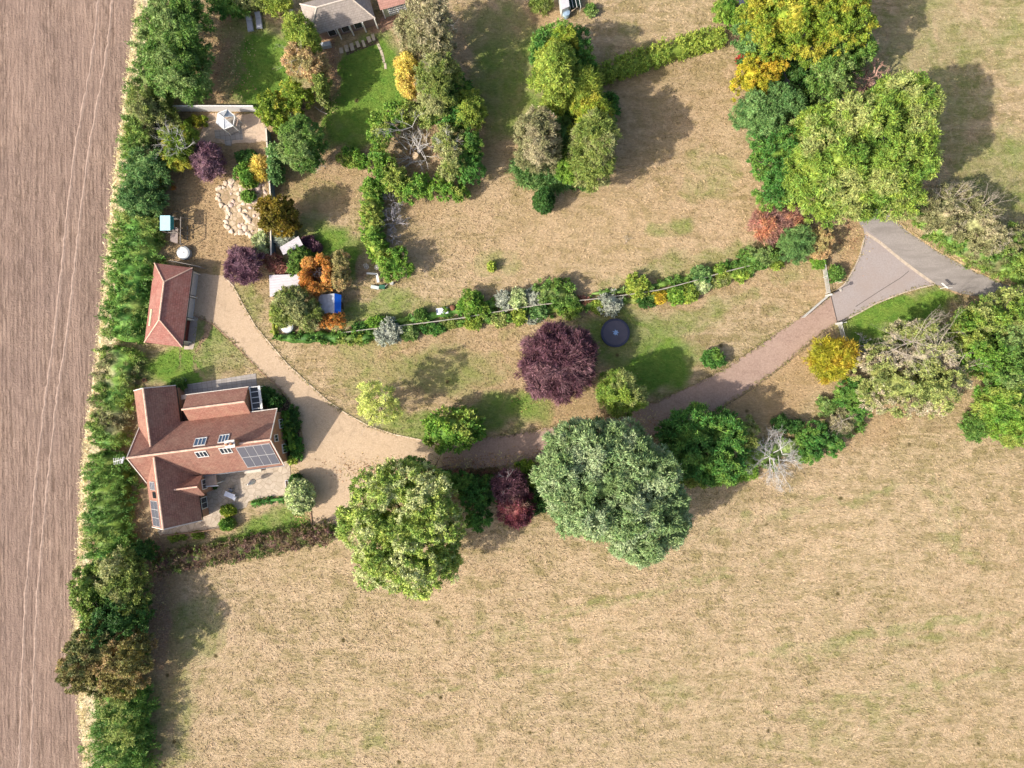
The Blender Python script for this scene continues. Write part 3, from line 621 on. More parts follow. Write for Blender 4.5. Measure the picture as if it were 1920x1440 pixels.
for px, py, rx, ry, n in [(880, 870, 120, 16, 900), (1180, 800, 90, 26, 700), (1000, 860, 80, 16, 500), (700, 880, 70, 20, 500), (560, 960, 20, 30, 120), (470, 520, 30, 20, 120), (1590, 440, 30, 40, 400), (1580, 690, 50, 40, 300), (620, 150, 16, 50, 500), (430, 120, 40, 70, 700), (900, 890, 140, 12, 900), (1450, 400, 40, 40, 300), (1045, 720, 90, 50, 400), (780, 290, 45, 45, 600), (300, 1150, 25, 130, 700)]:
    lit.append(np.stack([r.normal(px, rx*.6, n), r.normal(py, ry*.6, n)], 1))
lit = np.concatenate(lit); P = np.stack([(lit[:, 0]-960)/S, (720-lit[:, 1])/S, np.full(len(lit), .07)], 1)
D = unit(np.stack([r.normal(0, 1, len(P)), r.normal(0, 1, len(P)), np.full(len(P), .15)], 1)); V, F = leaf_quads(P, D, 1, .20, .12, .3, r, 0, 0, 2.0)
tag(link_mesh('leaf_litter', mesh_np('leaf_litter', V, [F]), leafmat('fallen_leaves', (.40, .26, .13), (.30, .17, .09), .8, .45, .0, C=(.46, .38, .18))), kind='stuff')
X = r.uniform(300, 1960, 5200); Y = r.uniform(830, 1480, 5200); k = nv(X, Y, .019, .023, .7)+.6*nv(X, Y, .06, .05, 2.) > 1.0; X, Y = X[k], Y[k]; k = ~inside(X, Y, [(300, 830), (300, 1030), (640, 1000), (900, 1030), (1250, 1010), (1320, 920), (1650, 800), (1960, 830), (1960, 700), (300, 700)]); X, Y = X[k], Y[k]
P = np.stack([(X-960)/S, (720-Y)/S, np.full(len(X), .02)], 1); D = np.tile([0., 0., 1.], (len(P), 1)); V, F = leaf_quads(P, D, 9, .34, .05, .7, r, .25, .35)
tag(link_mesh('tussocks', mesh_np('tussocks', V, [F]), leafmat('tussock_blades', (.30, .27, .12), (.42, .33, .19), .4, .3, .1)), kind='stuff')
# ================================================================ buildings
def tilemat(name, A, B, D, scale_w=.42, course=.26, moss=None):
    t = NT(name); p = t.pos(); u = t.uv()
    b = t.n.new('ShaderNodeTexBrick'); b.offset = .5; b.inputs['Scale'].default_value = 1; b.inputs['Brick Width'].default_value = scale_w; b.inputs['Row Height'].default_value = course
    b.inputs['Mortar Size'].default_value = .018; b.inputs['Color1'].default_value = (*A, 1); b.inputs['Color2'].default_value = (*B, 1); b.inputs['Mortar'].default_value = tuple(x*.5 for x in A)+(1,); t.link(u, b.inputs[0])
    n = t.noise(p, .7, 5, .7, .3); n2 = t.noise(p, 3.5, 4, .7)
    c = t.mix(t.ramp(n, [(.40, 0), (.66, .8)]), b.outputs[0], D); c = t.mix(t.ramp(n2, [(.35, .5), (.6, 0)]), c, [x*.60 for x in A]); st = t.noise(t.map(u, scale=(2.2, .35, 1)), 1.0, 5, .75, .5); c = t.mix(t.ramp(st, [(.52, 0), (.72, .55)]), c, [A[0]*.6, A[1]*.72, A[2]*.75])
    if moss is not None: c = t.mix(t.ramp(t.noise(p, 1.9, 5, .8), [(.60, 0), (.72, .6)]), c, moss)
    t.col(c); t.b.inputs['Roughness'].default_value = .8; t.bump(b.outputs[1], -.7, .04); return t.m
TILE = tilemat('red_clay_tiles', (.32, .155, .12), (.42, .215, .16), (.40, .245, .18), moss=(.45, .27, .22))
TILE2 = tilemat('annex_tiles', (.40, .185, .14), (.49, .245, .19), (.46, .28, .20))
TILEG = tilemat('garage_tiles', (.36, .145, .118), (.44, .195, .16), (.40, .22, .18), moss=(.55, .40, .36))
TILEN = tilemat('grey_slates', (.40, .345, .31), (.48, .42, .385), (.42, .36, .32), moss=(.56, .52, .50))
TILEP = tilemat('pink_tiles', (.52, .27, .23), (.60, .34, .29), (.55, .32, .26))
RIDGE = plain('ridge_tiles', (.74, .50, .38), .8, var=.25, scale=2)
def brickmat(name, A, B, M):
    t = NT(name); b = t.n.new('ShaderNodeTexBrick'); b.inputs['Scale'].default_value = 1; b.inputs['Brick Width'].default_value = .23; b.inputs['Row Height'].default_value = .075
    b.inputs['Mortar Size'].default_value = .01; b.inputs['Color1'].default_value = (*A, 1); b.inputs['Color2'].default_value = (*B, 1); b.inputs['Mortar'].default_value = (*M, 1); t.link(t.uv(), b.inputs[0])
    n = t.noise(t.pos(), 1.2, 4, .7); t.col(t.mix(t.ramp(n, [(.4, 0), (.7, .4)]), b.outputs[0], [x*.75 for x in A])); t.bump(b.outputs[1], -.5, .01); return t.m
BRICK = brickmat('red_brick', (.42, .19, .11), (.34, .15, .09), (.42, .36, .30))
WHITE = plain('white_paint', (.78, .78, .76), .5, var=.05)
GUT = plain('white_gutter', (.74, .68, .62), .5, var=.06)
DARKW = plain('dark_timber', (.05, .035, .03), .8, var=.3)
GREYW = plain('grey_timber', (.34, .31, .28), .85, var=.25)
def glassmat(name, c, rough=.08):
    t = NT(name); t.b.inputs['Base Color'].default_value = (*c, 1); t.b.inputs['Roughness'].default_value = rough; t.b.inputs['Specular IOR Level'].default_value = .8; return t.m
GLASS = glassmat('window_glass', (.03, .04, .055)); GLASSB = glassmat('blue_window_glass', (.05, .13, .24), .12)
SOLAR = glassmat('solar_cells', (.13, .135, .17), .25); BLACK = plain('black_metal', (.02, .02, .02), .5)
ALU = plain('pale_aluminium', (.66, .66, .67), .35, .4, var=.05)
LEADG = plain('grey_lead', (.22, .23, .25), .6, var=.15)

def frame_fn(ox, oy, ax, ay):
    """local frame in true ground pixels -> world; a along, b down the picture"""
    bx, by = -ay, ax
    def H(a, b, z): 
        px = ox+a*ax+b*bx; py = oy+a*ay+b*by
        return ((px-960)/S, (720-py)/S, z)
    return H
Hh = frame_fn(291.7, 848.4, .992, -.127)
def gable_walls(Hf, a0, a1, b0, b1, ze, zr, along='a', inset=3.5, drop=.14):
    """pentagon-section walls under a gabled roof"""
    mb = MB(); a0 += inset*.6; a1 -= inset*.6; b0 += inset; b1 -= inset
    if along == 'a':
        bm = (b0+b1)/2; k = drop
        A = [Hf(a0, b0, -.1), Hf(a0, b1, -.1), Hf(a0, b1, ze-k+.25), Hf(a0, bm, zr-k-.05), Hf(a0, b0, ze-k+.25)]; B = [Hf(a1, b0, -.1), Hf(a1, b1, -.1), Hf(a1, b1, ze-k+.25), Hf(a1, bm, zr-k-.05), Hf(a1, b0, ze-k+.25)]
    else:
        am = (a0+inset*.6-inset + a1-inset*.6+inset)/2; a0 += inset*.4; a1 -= inset*.4; b0 -= inset*.4; b1 += inset*.4; k = drop
        A = [Hf(a1, b0, -.1), Hf(a0, b0, -.1), Hf(a0, b0, ze-k+.25), Hf(am, b0, zr-k-.05), Hf(a1, b0, ze-k+.25)]; B = [Hf(a1, b1, -.1), Hf(a0, b1, -.1), Hf(a0, b1, ze-k+.25), Hf(am, b1, zr-k-.05), Hf(a1, b1, ze-k+.25)]
    mb.poly(A); mb.poly(B[::-1])
    for i in range(5):
        j = (i+1) % 5; mb.poly([A[j], A[i], B[i], B[j]])
    return mb
def ridge_caps(mb, p0, p1, r=.13):
    p0 = Vector(p0); p1 = Vector(p1); n = max(1, int((p1-p0).length/.45)); 
    for i in range(n):
        a = p0.lerp(p1, i/n); b = p0.lerp(p1, (i+.985)/n); mb.tube([a, b], [r, r*.93], 8)
    return mb
def verge(mb, pts, w=.10):
    for i in range(len(pts)-1): mb.beam(pts[i], pts[i+1], w, .16)
house = empty('house', Hh(120, 0, 0), 'large red brick house with red tiled roofs and solar panels beside the gravel yard', 'house')
ZE, ZR = 3.0, 6.8
# walls
gable_walls(Hh, 0, 249, -49.5, 49.5, ZE, ZR).build('wall', BRICK, house)
gable_walls(Hh, 1, 89, 4, 130, ZE, 6.6, 'b').build('wall', BRICK, house)
gable_walls(Hh, -1, 72, -116, -8, ZE, 5.8, 'b').build('wall', BRICK, house)
gable_walls(Hh, 90, 201, -97, -48, 2.7, 4.5).build('wall', BRICK, house)
# roofs: each wing one mesh of two tiled slopes
T_ = .12
rf = MB(); rf.slab([Hh(0, -51, ZE), Hh(250, -51, ZE), Hh(250, 0, ZR), Hh(0, 0, ZR)], T_); rf.slab([Hh(0, 51, ZE), Hh(250, 51, ZE), Hh(250, 0, ZR), Hh(0, 0, ZR)], T_)
roof_main = rf.build('roof', TILE, house)
rf = MB(); rf.slab([Hh(-.5, 1, ZE), Hh(-.5, 131, ZE), Hh(45, 131, 6.6), Hh(45, 1, 6.6)], T_); rf.slab([Hh(90, 1, ZE), Hh(90, 131, ZE), Hh(45, 131, 6.6), Hh(45, 1, 6.6)], T_)
roof_sw = rf.build('roof', TILE, house)
rf = MB(); rf.slab([Hh(-2.5, -117, ZE+.02), Hh(-2.5, -8, ZE+.02), Hh(35.6, -8, 5.8), Hh(35.6, -117, 5.8)], T_); rf.slab([Hh(73.5, -117, ZE+.02), Hh(73.5, -8, ZE+.02), Hh(35.6, -8, 5.8), Hh(35.6, -117, 5.8)], T_)
roof_nw = rf.build('roof', TILE, house)
rf = MB(); rf.slab([Hh(90, -97.5, 2.75), Hh(202, -97.5, 2.75), Hh(202, -72, 4.5), Hh(90, -72, 4.5)], T_); rf.slab([Hh(90, -48, 2.9), Hh(202, -48, 2.9), Hh(202, -72, 4.5), Hh(90, -72, 4.5)], T_)
roof_ax = rf.build('roof', TILE2, house)
ridge_caps(MB(), Hh(-1, 0, ZR+.03), Hh(251, 0, ZR+.03)).build('ridge_tiles', RIDGE, roof_main)
ridge_caps(MB(), Hh(45, 5, 6.63), Hh(45, 131.5, 6.63)).build('ridge_tiles', RIDGE, roof_sw)
ridge_caps(MB(), Hh(35.6, -117.5, 5.83), Hh(35.6, -14, 5.83)).build('ridge_tiles', RIDGE, roof_nw)
ridge_caps(MB(), Hh(89.5, -72, 4.53), Hh(202.5, -72, 4.53)).build('ridge_tiles', RIDGE, roof_ax)
for a_ in (250.5, -.5): vm = MB(); verge(vm, [Hh(a_, -51, ZE), Hh(a_, 0, ZR), Hh(a_, 51, ZE)]); vm.build('bargeboard', GUT, house)
vm = MB(); verge(vm, [Hh(-.5, 131.5, ZE), Hh(45, 131.5, 6.6), Hh(90, 131.5, ZE)]); vm.build('bargeboard', GUT, house)
vm = MB(); verge(vm, [Hh(-2.5, -117.5, ZE), Hh(35.6, -117.5, 5.8), Hh(73.5, -117.5, ZE)]); vm.build('bargeboard', GUT, house)
def gutter(p0, p1, r=.07, m=None): return MB().tube([p0, p1], r, 8).build('gutter', m or GUT, house)
gutter(Hh(92, 52, ZE-.1), Hh(251, 52, ZE-.1), .06, LEADG); gutter(Hh(91, 56, ZE-.1), Hh(91, 131, ZE-.1), .06, BLACK); gutter(Hh(74.5, -117, ZE-.1), Hh(74.5, -52, ZE-.1), .06, BLACK)
gutter(Hh(90, -47, 2.92), Hh(203, -47, 2.92), .10); gutter(Hh(202, -52.5, ZE-.1), Hh(251, -52.5, ZE-.1), .06); gutter(Hh(88, -98.5, 2.7), Hh(203, -98.5, 2.7), .05)
MB().tube([Hh(92, -47, 2.9), Hh(92.5, -41, 3.6)], .06, 8).build('downpipe', GUT, house)
# roof windows / panels laid on a slope
def on_slope(px, py, zf):
    z = 4.0
    for _ in range(25):
        X, Y = G(px, py, z); tx = X*S+960; ty = 720-Y*S; dx, dy = tx-291.7, ty-848.4
        a = dx*.992-dy*.127; b = dx*.127+dy*.992; z = zf(a, b)
    return a, b
zN = lambda a, b: ZR-(ZR-ZE)*(-b)/51; zS = lambda a, b: ZR-(ZR-ZE)*b/51; zW = lambda a, b: 6.6-(6.6-ZE)*(45-a)/45.5
def panel(parent, name, a0, a1, b0, b1, zf, mat, off, t, matf=None):
    return MB().slab([Hh(a0, b0, zf(a0, b0)+off), Hh(a1, b0, zf(a1, b0)+off), Hh(a1, b1, zf(a1, b1)+off), Hh(a0, b1, zf(a0, b1)+off)], t).build(name, mat, parent)
def skylight(px, py, wa, wb, zf, bars=2, glass=None, fm=None):
    a, b = on_slope(px, py, zf); m = MB()
    a0, a1, b0, b1 = a-wa/2, a+wa/2, b-wb/2, b+wb/2
    def P(a_, b_, o): return Hh(a_, b_, zf(a_, b_)+o)
    e = 1.0
    for q in ([(a0-e, b0-e), (a1+e, b0-e), (a1+e, b0), (a0-e, b0)], [(a0-e, b1), (a1+e, b1), (a1+e, b1+e), (a0-e, b1+e)], [(a0-e, b0), (a0, b0), (a0, b1), (a0-e, b1)], [(a1, b0), (a1+e, b0), (a1+e, b1), (a1, b1)]):
        m.slab([P(x, y, .13) for x, y in q], .13)
    for i in range(bars):
        x = a0+(a1-a0)*(i+1)/(bars+1); m.slab([P(x-.6, b0, .115), P(x+.6, b0, .115), P(x+.6, b1, .115), P(x-.6, b1, .115)], .1)
    f = m.build('skylight', fm or WHITE, house)
    MB().slab([P(a0, b0, .06), P(a1, b0, .06), P(a1, b1, .06), P(a0, b1, .06)], .05).build('pane', glass or GLASSB, f)
skylight(376, 827.5, 19, 11, zN); skylight(420, 821.5, 16, 11, zN); skylight(379, 852, 18, 9, zS, glass=GLASS); skylight(424, 845, 18, 9, zS, glass=GLASS)
skylight(286, 911, 18, 13, zW, 2, SOLAR, ALU); skylight(289.5, 928, 10, 9, zW, 1, GLASS, BLACK)
def array(px, py, na, nb, wa, wb, zf, base=.12):
    a, b = on_slope(px, py, zf); g = 1.1
    TA = na*wa+(na-1)*g; TB = nb*wb+(nb-1)*g; a0 = a-TA/2; b0 = b-TB/2; m = MB()
    fr = MB().slab([Hh(x, y, zf(x, y)+base) for x, y in ((a0-1, b0-1), (a0+TA+1, b0-1), (a0+TA+1, b0+TB+1), (a0-1, b0+TB+1))], .08).build('solar_array', ALU, house)
    for i in range(na):
        for j in range(nb):
            x0 = a0+i*(wa+g); y0 = b0+j*(wb+g)
            MB().slab([Hh(x, y, zf(x, y)+base+.025) for x, y in ((x0, y0), (x0+wa, y0), (x0+wa, y0+wb), (x0, y0+wb))], .02).build('solar_panel', SOLAR, fr)
array(485, 854.5, 4, 2, 13.6, 18.5, zS); array(291.5, 963, 2, 3, 13, 14, zW)
# chimney
ca, cb = on_slope(440, 830, zN); ca += 1; cb = -2
ch = MB(); ch.box(Hh(ca, cb, 6.9), (1.0, .75, 2.7), R(7.3)); chim = ch.build('chimney', BRICK, house)
MB().box(Hh(ca, cb, 8.3), (1.15, .9, .14), R(7.3)).build('chimney_cap', GUT, chim)
for d in (-4, 4):
    MB().lathe(Hh(ca+d, cb, 0), [(.14, 8.37), (.15, 8.75), (.11, 8.78)], 12).build('chimney_pot', plain('clay_pot', (.5, .25, .14), .8) if d < 0 else bpy.data.materials['clay_pot'], chim)
# dormer over the east slope of the south wing, brick bay under it
zE = lambda a, b: 6.6-(6.6-ZE)*(a-45)/45
dor = MB(); dz0, dz1 = 3.5, 5.25
dor.slab([Hh(62, 67, dz1), Hh(104, 67, dz1), Hh(104, 50, dz0), Hh(62, 50, dz0)], .1); dor.slab([Hh(62, 67, dz1), Hh(104, 67, dz1), Hh(104, 86, dz0), Hh(62, 86, dz0)], .1)
drf = dor.build('dormer_roof', TILE, house); ridge_caps(MB(), Hh(63, 67, dz1+.03), Hh(104.5, 67, dz1+.03), .11).build('ridge_tiles', RIDGE, drf)
dw = MB(); A = [Hh(101, 53, -.1), Hh(101, 83, -.1), Hh(101, 83, 3.55), Hh(101, 67, 4.95), Hh(101, 53, 3.55)]; B = [Hh(80, 53, -.1), Hh(80, 83, -.1), Hh(80, 83, 3.55), Hh(80, 67, 4.95), Hh(80, 53, 3.55)]
dw.poly(A); dw.poly(B[::-1])
for i in range(5): dw.poly([A[(i+1) % 5], A[i], B[i], B[(i+1) % 5]])
dw.build('wall', BRICK, house)
def wall_window(a, b, z0, z1, w, face, bars=1, door=False, fmat=None):
    """window on a wall facing +a ('E'), -b ('N') or +b ('S')"""
    f = MB(); g = MB(); h = z1-z0; zc = (z0+z1)/2; fm = fmat or WHITE
    rz = R(7.3)
    if face == 'E':
        for s_ in (-1, 1): f.box(Hh(a+.5, b+s_*w/2, zc), (.12, .08, h), rz)
        for zz in (z0, z1): f.box(Hh(a+.5, b, zz), (.12, w/S+.08, .08), rz)
        for i in range(bars): f.box(Hh(a+.6, b-w/2+w*(i+1)/(bars+1), zc), (.1, .05, h), rz)
        g.box(Hh(a+.3, b, zc), (.05, w/S, h), rz)
    else:
        sg = -1 if face == 'N' else 1
        for s_ in (-1, 1): f.box(Hh(a+s_*w/2, b+sg*.5, zc), (.08, .12, h), rz)
        for zz in (z0, z1): f.box(Hh(a, b+sg*.5, zz), (w/S+.08, .12, .08), rz)
        for i in range(bars): f.box(Hh(a-w/2+w*(i+1)/(bars+1), b+sg*.6, zc), (.05, .1, h), rz)
        g.box(Hh(a, b+sg*.3, zc), (w/S, .05, h), rz)
    fo = f.build('door' if door else 'window', fm, house); g.build('pane', GLASS, fo)
wall_window(101, 67, 2.3, 3.5, 17, 'E', 1); wall_window(101, 67, .05, 2.05, 14, 'E', 1, True)
wall_window(86.5, 103, .5, 2.2, 20, 'E', 1); wall_window(247, -24, .9, 2.2, 16, 'E', 2); wall_window(247, 22, .9, 2.2, 16, 'E', 2); wall_window(247, 0, 3.4, 4.6, 12, 'E', 1)
wall_window(130, 46.2, .1, 2.1, 30, 'S', 3, True); wall_window(190, 46.2, .9, 2.2, 24, 'S', 2); wall_window(225, 46.2, .9, 2.2, 18, 'S', 1)
wall_window(225, -46.2, .9, 2.2, 18, 'N', 1); wall_window(150, -93.8, .1, 2.1, 30, 'N', 3, True); wall_window(120, -93.8, .9, 2.1, 16, 'N', 1); wall_window(180, -93.8, .9, 2.1, 16, 'N', 1); wall_window(35, -114.5, .9, 2.2, 22, 'N', 2)
wall_window(45, 128.5, .9, 2.2, 22, 'S', 2); wall_window(45, 128.5, 3.6, 4.6, 14, 'S', 1)
# flat porch beside the bay
pr = MB(); pr.box(Hh(112, 58, 2.45), (1.35, 1.75, .16), R(7.3)); pr.build('porch_roof', plain('porch_felt', (.50, .37, .28), .9, var=.2), house)
for a_, b_ in ((121, 47.5), (121, 69)): MB().box(Hh(a_, b_, 1.2), (.12, .12, 2.4), R(7.3)).build('porch_post', WHITE, house)
MB().box(Hh(113, 72.5, 2.52), (1.5, .14, .12), R(4)).build('porch_beam', WHITE, house)
# recessed back entrance between the two north wings
MB().box(Hh(81.5, -62, 2.2), (1.0, 1.4, .1), R(7.3)).build('porch_roof', bpy.data.materials['dark_timber'], house)
MB().box(Hh(83.5, -95, 2.3), (.95, .55, .1), R(7.3)).build('porch_roof', plain('lead_felt', (.42, .34, .28), .8), house)
MB().box(Hh(85, -74, 1.1), (.5, .4, 2.1), R(7.3)).build('door', WHITE, house)
MB().tube([Hh(88, -80, .1), Hh(88, -80, 2.6)], .06, 8).build('downpipe', WHITE, house)
# glazed lean-to frame at the east end of the annex
pg = MB()
for b_ in (-97, -50): pg.beam(Hh(203, b_, 2.55), Hh(221, b_, 2.35), .1, .12)
pg.beam(Hh(220, -98, 2.38), Hh(220, -49, 2.38), .28, .12); pg.beam(Hh(204, -98, 2.55), Hh(204, -49, 2.55), .1, .12)
for i in range(4): b_ = -88+i*10.2; pg.beam(Hh(203, b_, 2.57), Hh(220, b_, 2.40), .08, .08)
for b_ in (-97, -73, -50): pg.beam(Hh(219.5, b_, 0), Hh(219.5, b_, 2.35), .12)
can = pg.build('canopy', WHITE, house)
MB().slab([Hh(204, -97, 2.5), Hh(220, -97, 2.3), Hh(220, -50, 2.3), Hh(204, -50, 2.5)], .02).build('pane', glassmat('canopy_glass', (.012, .014, .018), .3), can)
# television aerial on a pole at the west gable
ae = empty('tv_aerial', Hh(-6, 2, 0), 'white television aerial on a pole at the west gable of the brick house', 'aerial')
MB().tube([Hh(-3, 1, 5.6), Hh(-3, 1, 8.3)], .035, 8).build('pole', ALU, ae)
am = MB(); am.beam(Hh(-13, 3, 8.2), Hh(4, 0, 8.2), .06)
for i in range(6): a_ = -12+i*3; am.beam(Hh(a_, -3.5+i*.2, 8.2), Hh(a_, 8-i*.2, 8.2), .035)
am.beam(Hh(3, -3, 7.9), Hh(3, 7, 8.5), .25, .04); am.build('antenna', WHITE, ae)
# garage ------------------------------------------------------------------------
Hg = frame_fn(333, 576, .992, .127)
gar = empty('garage', Hg(0, 0, 0), 'detached three bay garage with hipped red tiled roof at the head of the gravel drive', 'garage')
ge, gr = 2.45, 4.3; w2, l2, rl = 35, 73, 34
rf = MB(); c_ = [Hg(-w2, -l2, ge), Hg(w2, -l2, ge), Hg(w2, l2, ge), Hg(-w2, l2, ge)]; r0, r1 = Hg(0, -rl-5, gr), Hg(0, rl-5, gr)
rf.slab([c_[0], c_[1], r0], .12).slab([c_[1], c_[2], r1, r0], .12).slab([c_[2], c_[3], r1], .12).slab([c_[3], c_[0], r0, r1], .12)
grf = rf.build('roof', TILEG, gar); m = MB(); ridge_caps(m, r0, r1, .11)
for a_, b_ in ((c_[0], r0), (c_[1], r0), (c_[2], r1), (c_[3], r1)): ridge_caps(m, a_, b_, .08)
m.build('ridge_tiles', RIDGE, grf)
m = MB()
for x0, x1, y0, y1 in ((-32, -30, -70, 70), (-32, 30, -70, -67), (-32, 30, 67, 70), (28, 30, -70, -66), (28, 30, -24, -20), (28, 30, 18, 22), (28, 30, 62, 70)):
    m.prism([Hg(x0, y0, 0)[:2], Hg(x1, y0, 0)[:2], Hg(x1, y1, 0)[:2], Hg(x0, y1, 0)[:2]], -.1, 2.3)
m.build('wall', plain('cream_render', (.62, .58, .50), .85, var=.12), gar)
for y0, y1 in ((-65, -25), (-19, 17)):
    d = MB(); d.prism([Hg(29, y0, 0)[:2], Hg(31.5, y0, 0)[:2], Hg(31.5, y1, 0)[:2], Hg(29, y1, 0)[:2]], .03, 2.2)
    for k in range(1, 6): d.beam(Hg(31.8, y0+(y1-y0)*k/6, .05), Hg(31.8, y0+(y1-y0)*k/6, 2.15), .03)
    d.build('garage_door_or_bay', plain('grey_white_door', (.52, .55, .60), .5) if y0 < -50 else bpy.data.materials['grey_white_door'], gar)
MB().prism([Hg(24, 23, 0)[:2], Hg(27, 23, 0)[:2], Hg(27, 61, 0)[:2], Hg(24, 61, 0)[:2]], .03, 2.25).build('garage_door_or_bay', plain('dark_red_bay_interior', (.16, .045, .035), .6, var=.25), gar)  # no door in this bay: dark panel stands in for its open interior
for y in (-66, -22, 20, 62): MB().beam(Hg(34, y, 0), Hg(34, y, 2.3), .12).build('post', WHITE, gar)
MB().tube([Hg(36, -73, 2.4), Hg(36, 73, 2.4)], .06, 8).build('gutter', BLACK, gar)
m = MB(); m.prism([Hg(-32, -l2+6, 0)[:2], Hg(-10, -l2+6, 0)[:2], Hg(-10, -l2+10, 0)[:2], Hg(-32, -l2+10, 0)[:2]], 0, .1); 
gz = lambda a, b: gr-(gr-ge)*(-a)/w2
fr_ = MB().slab([Hg(a, b, gz(a, b)+.12) for a, b in ((-28, 12), (-23.5, 12), (-23.5, 42), (-28, 42))], .12).build('skylight', plain('cream_skylight', (.72, .68, .45), .5), gar)
MB().slab([Hg(a, b, gz(a, b)+.14) for a, b in ((-27.2, 13.5), (-24.3, 13.5), (-24.3, 40.5), (-27.2, 40.5))], .03).build('pane', plain('cloudy_pane', (.52, .52, .36), .3), fr_)
# trellis behind garage
tr = MB(); p0 = G(318, 488.5, 1.6); p1 = G(377, 500.5, 1.6)
for i in range(23):
    t_ = i/22; x = p0[0]+(p1[0]-p0[0])*t_; y = p0[1]+(p1[1]-p0[1])*t_; tr.beam((x, y, 0), (x+.0, y, 1.75), .05)
for z in (.2, .6, 1., 1.4, 1.75): tr.beam((*p0, z), (*p1, z), .05)
q0 = (p0[0]+.1, p0[1]-.55); q1 = (p1[0]+.1, p1[1]-.55)
tag(tr.build('trellis', GREYW, None, (*p0, 0)), 'grey lattice trellis fence standing along the north end of the garage', 'trellis')
# ================================================================ neighbours at the top edge
Hn = frame_fn(590.6, 87.2, .962, -.271)    # SW corner; a along the eave; b downwards (negative = back)
bun = empty('bungalow', Hn(62, -35, 0), 'grey slate hip-roofed bungalow cut off by the top edge of the photo', 'bungalow')
ne, nr = 2.6, 4.6; Lb, Db, st_ = 125, 62, 31
C_ = [Hn(0, 0, ne), Hn(Lb, 0, ne), Hn(Lb, -Db, ne), Hn(0, -Db, ne)]; n0, n1 = Hn(st_, -Db/2, nr), Hn(Lb-st_, -Db/2, nr)
rf = MB().slab([C_[0], C_[1], n1, n0], .1).slab([C_[1], C_[2], n1], .1).slab([C_[2], C_[3], n0, n1], .1).slab([C_[3], C_[0], n0], .1); rb = rf.build('roof', TILEN, bun)
m = MB(); ridge_caps(m, n0, n1, .1)
for a_, b_ in ((C_[0], n0), (C_[1], n1), (C_[2], n1), (C_[3], n0)): ridge_caps(m, a_, b_, .09)
m.build('ridge_tiles', plain('pale_ridge', (.66, .58, .5), .8), rb)
MB().prism([Hn(5, -7, 0)[:2], Hn(Lb-5, -7, 0)[:2], Hn(Lb-5, -Db+5, 0)[:2], Hn(5, -Db+5, 0)[:2]], -.1, 2.62).build('wall', plain('brown_wall', (.26, .19, .17), .85, var=.2), bun)
for i, a in enumerate((52, 76, 100, 123)):
    MB().beam(Hn(a, 0, 0), Hn(a, 0, 2.5), .14).build('post', WHITE, bun)
for a in (40, 66, 90):
    w_ = MB().box(Hn(a, -6.6, 1.3), (1.0, .1, 1.3), R(15.7)).build('window', WHITE, bun); MB().box(Hn(a, -6.2, 1.3), (.86, .1, 1.14), R(15.7)).build('pane', GLASS, w_)
Hc = frame_fn(728, 38, .962, -.271)
cot = empty('cottage', Hc(30, -20, 0), 'pink roofed cottage with white lattice windows beside the bungalow at the top edge', 'cottage')
rf = MB().slab([Hc(-8, -2, 2.5), Hc(64, -2, 2.5), Hc(64, -32, 4.6), Hc(-8, -32, 4.6)], .1).slab([Hc(-8, -62, 2.5), Hc(64, -62, 2.5), Hc(64, -32, 4.6), Hc(-8, -32, 4.6)], .1); rf.build('roof', TILEP, cot)
MB().prism([Hc(-5, -6, 0)[:2], Hc(61, -6, 0)[:2], Hc(61, -58, 0)[:2], Hc(-5, -58, 0)[:2]], -.1, 2.45).build('wall', plain('sage_wall', (.42, .47, .36), .85), cot)
for a in (12, 27, 42, 55):
    w_ = MB(); w_.box(Hc(a, -5, 1.35), (.9, .1, 1.7), R(15.7))
    for k in (-1, 0, 1): w_.box(Hc(a+k*3.3, -4, 1.35), (.04, .06, 1.7), R(15.7))
    for k in (-1, 0, 1): w_.box(Hc(a, -4, 1.35+k*.42), (.9, .06, .04), R(15.7))
    w_ = w_.build('window', WHITE, cot); MB().box(Hc(a, -4.6, 1.35), (.78, .06, 1.55), R(15.7)).build('pane', GLASSB, w_)
MB().beam(Hc(-4, -4.5, 0), Hc(-4, -4.5, 2.5), .12).build('downpipe', WHITE, cot)
# ================================================================ walls and fences
wl_ = MB(); a, b = G(323, 209, 0), G(483, 209.5, 0); wl_.prism([(a[0], a[1]), (b[0], b[1]), (b[0], b[1]+.14), (a[0], a[1]+.14)], 0, 1.75)
tag(wl_.build('garden_wall', plain('white_render', (.80, .79, .80), .8, var=.05), None, (*a, 0)), 'long white rendered wall behind the hexagonal gazebo', 'wall')
BLUEF = plain('blue_grey_boards', (.13, .19, .27), .8, var=.25); CAP = plain('pale_capping', (.70, .64, .56), .7, var=.1)
def board_fence(label, px0, py0, px1, py1, n):
    f0 = G(px0, py0, 1.75); f1 = G(px1, py1, 1.75); root = empty('fence', (*f0, 0), label, 'fence')
    MB().prism([(f0[0]-.03, f0[1]), (f0[0]+.03, f0[1]), (f1[0]+.03, f1[1]), (f1[0]-.03, f1[1])], 0, 1.75).build('board_panel', BLUEF, root)
    MB().prism([(f0[0]-.09, f0[1]), (f0[0]+.06, f0[1]), (f1[0]+.06, f1[1]), (f1[0]-.09, f1[1])], 1.752, 1.8).build('capping', CAP, root)
    for i in range(n):
        t_ = i/(n-1); MB().box((f0[0]+(f1[0]-f0[0])*t_-.1, f0[1]+(f1[1]-f0[1])*t_, .95), (.1, .1, 1.9)).build('post', GREYW, root)
board_fence('blue grey board fence with pale capping running down the east side of the rockery garden', 499, 240, 507, 368, 6)
board_fence('short blue grey board fence beside the pale round shrub, south of the bronze conifer', 507.5, 430, 508.5, 478, 3)
RAIL = plain('silvered_rail', (.40, .37, .32), .8, var=.15)
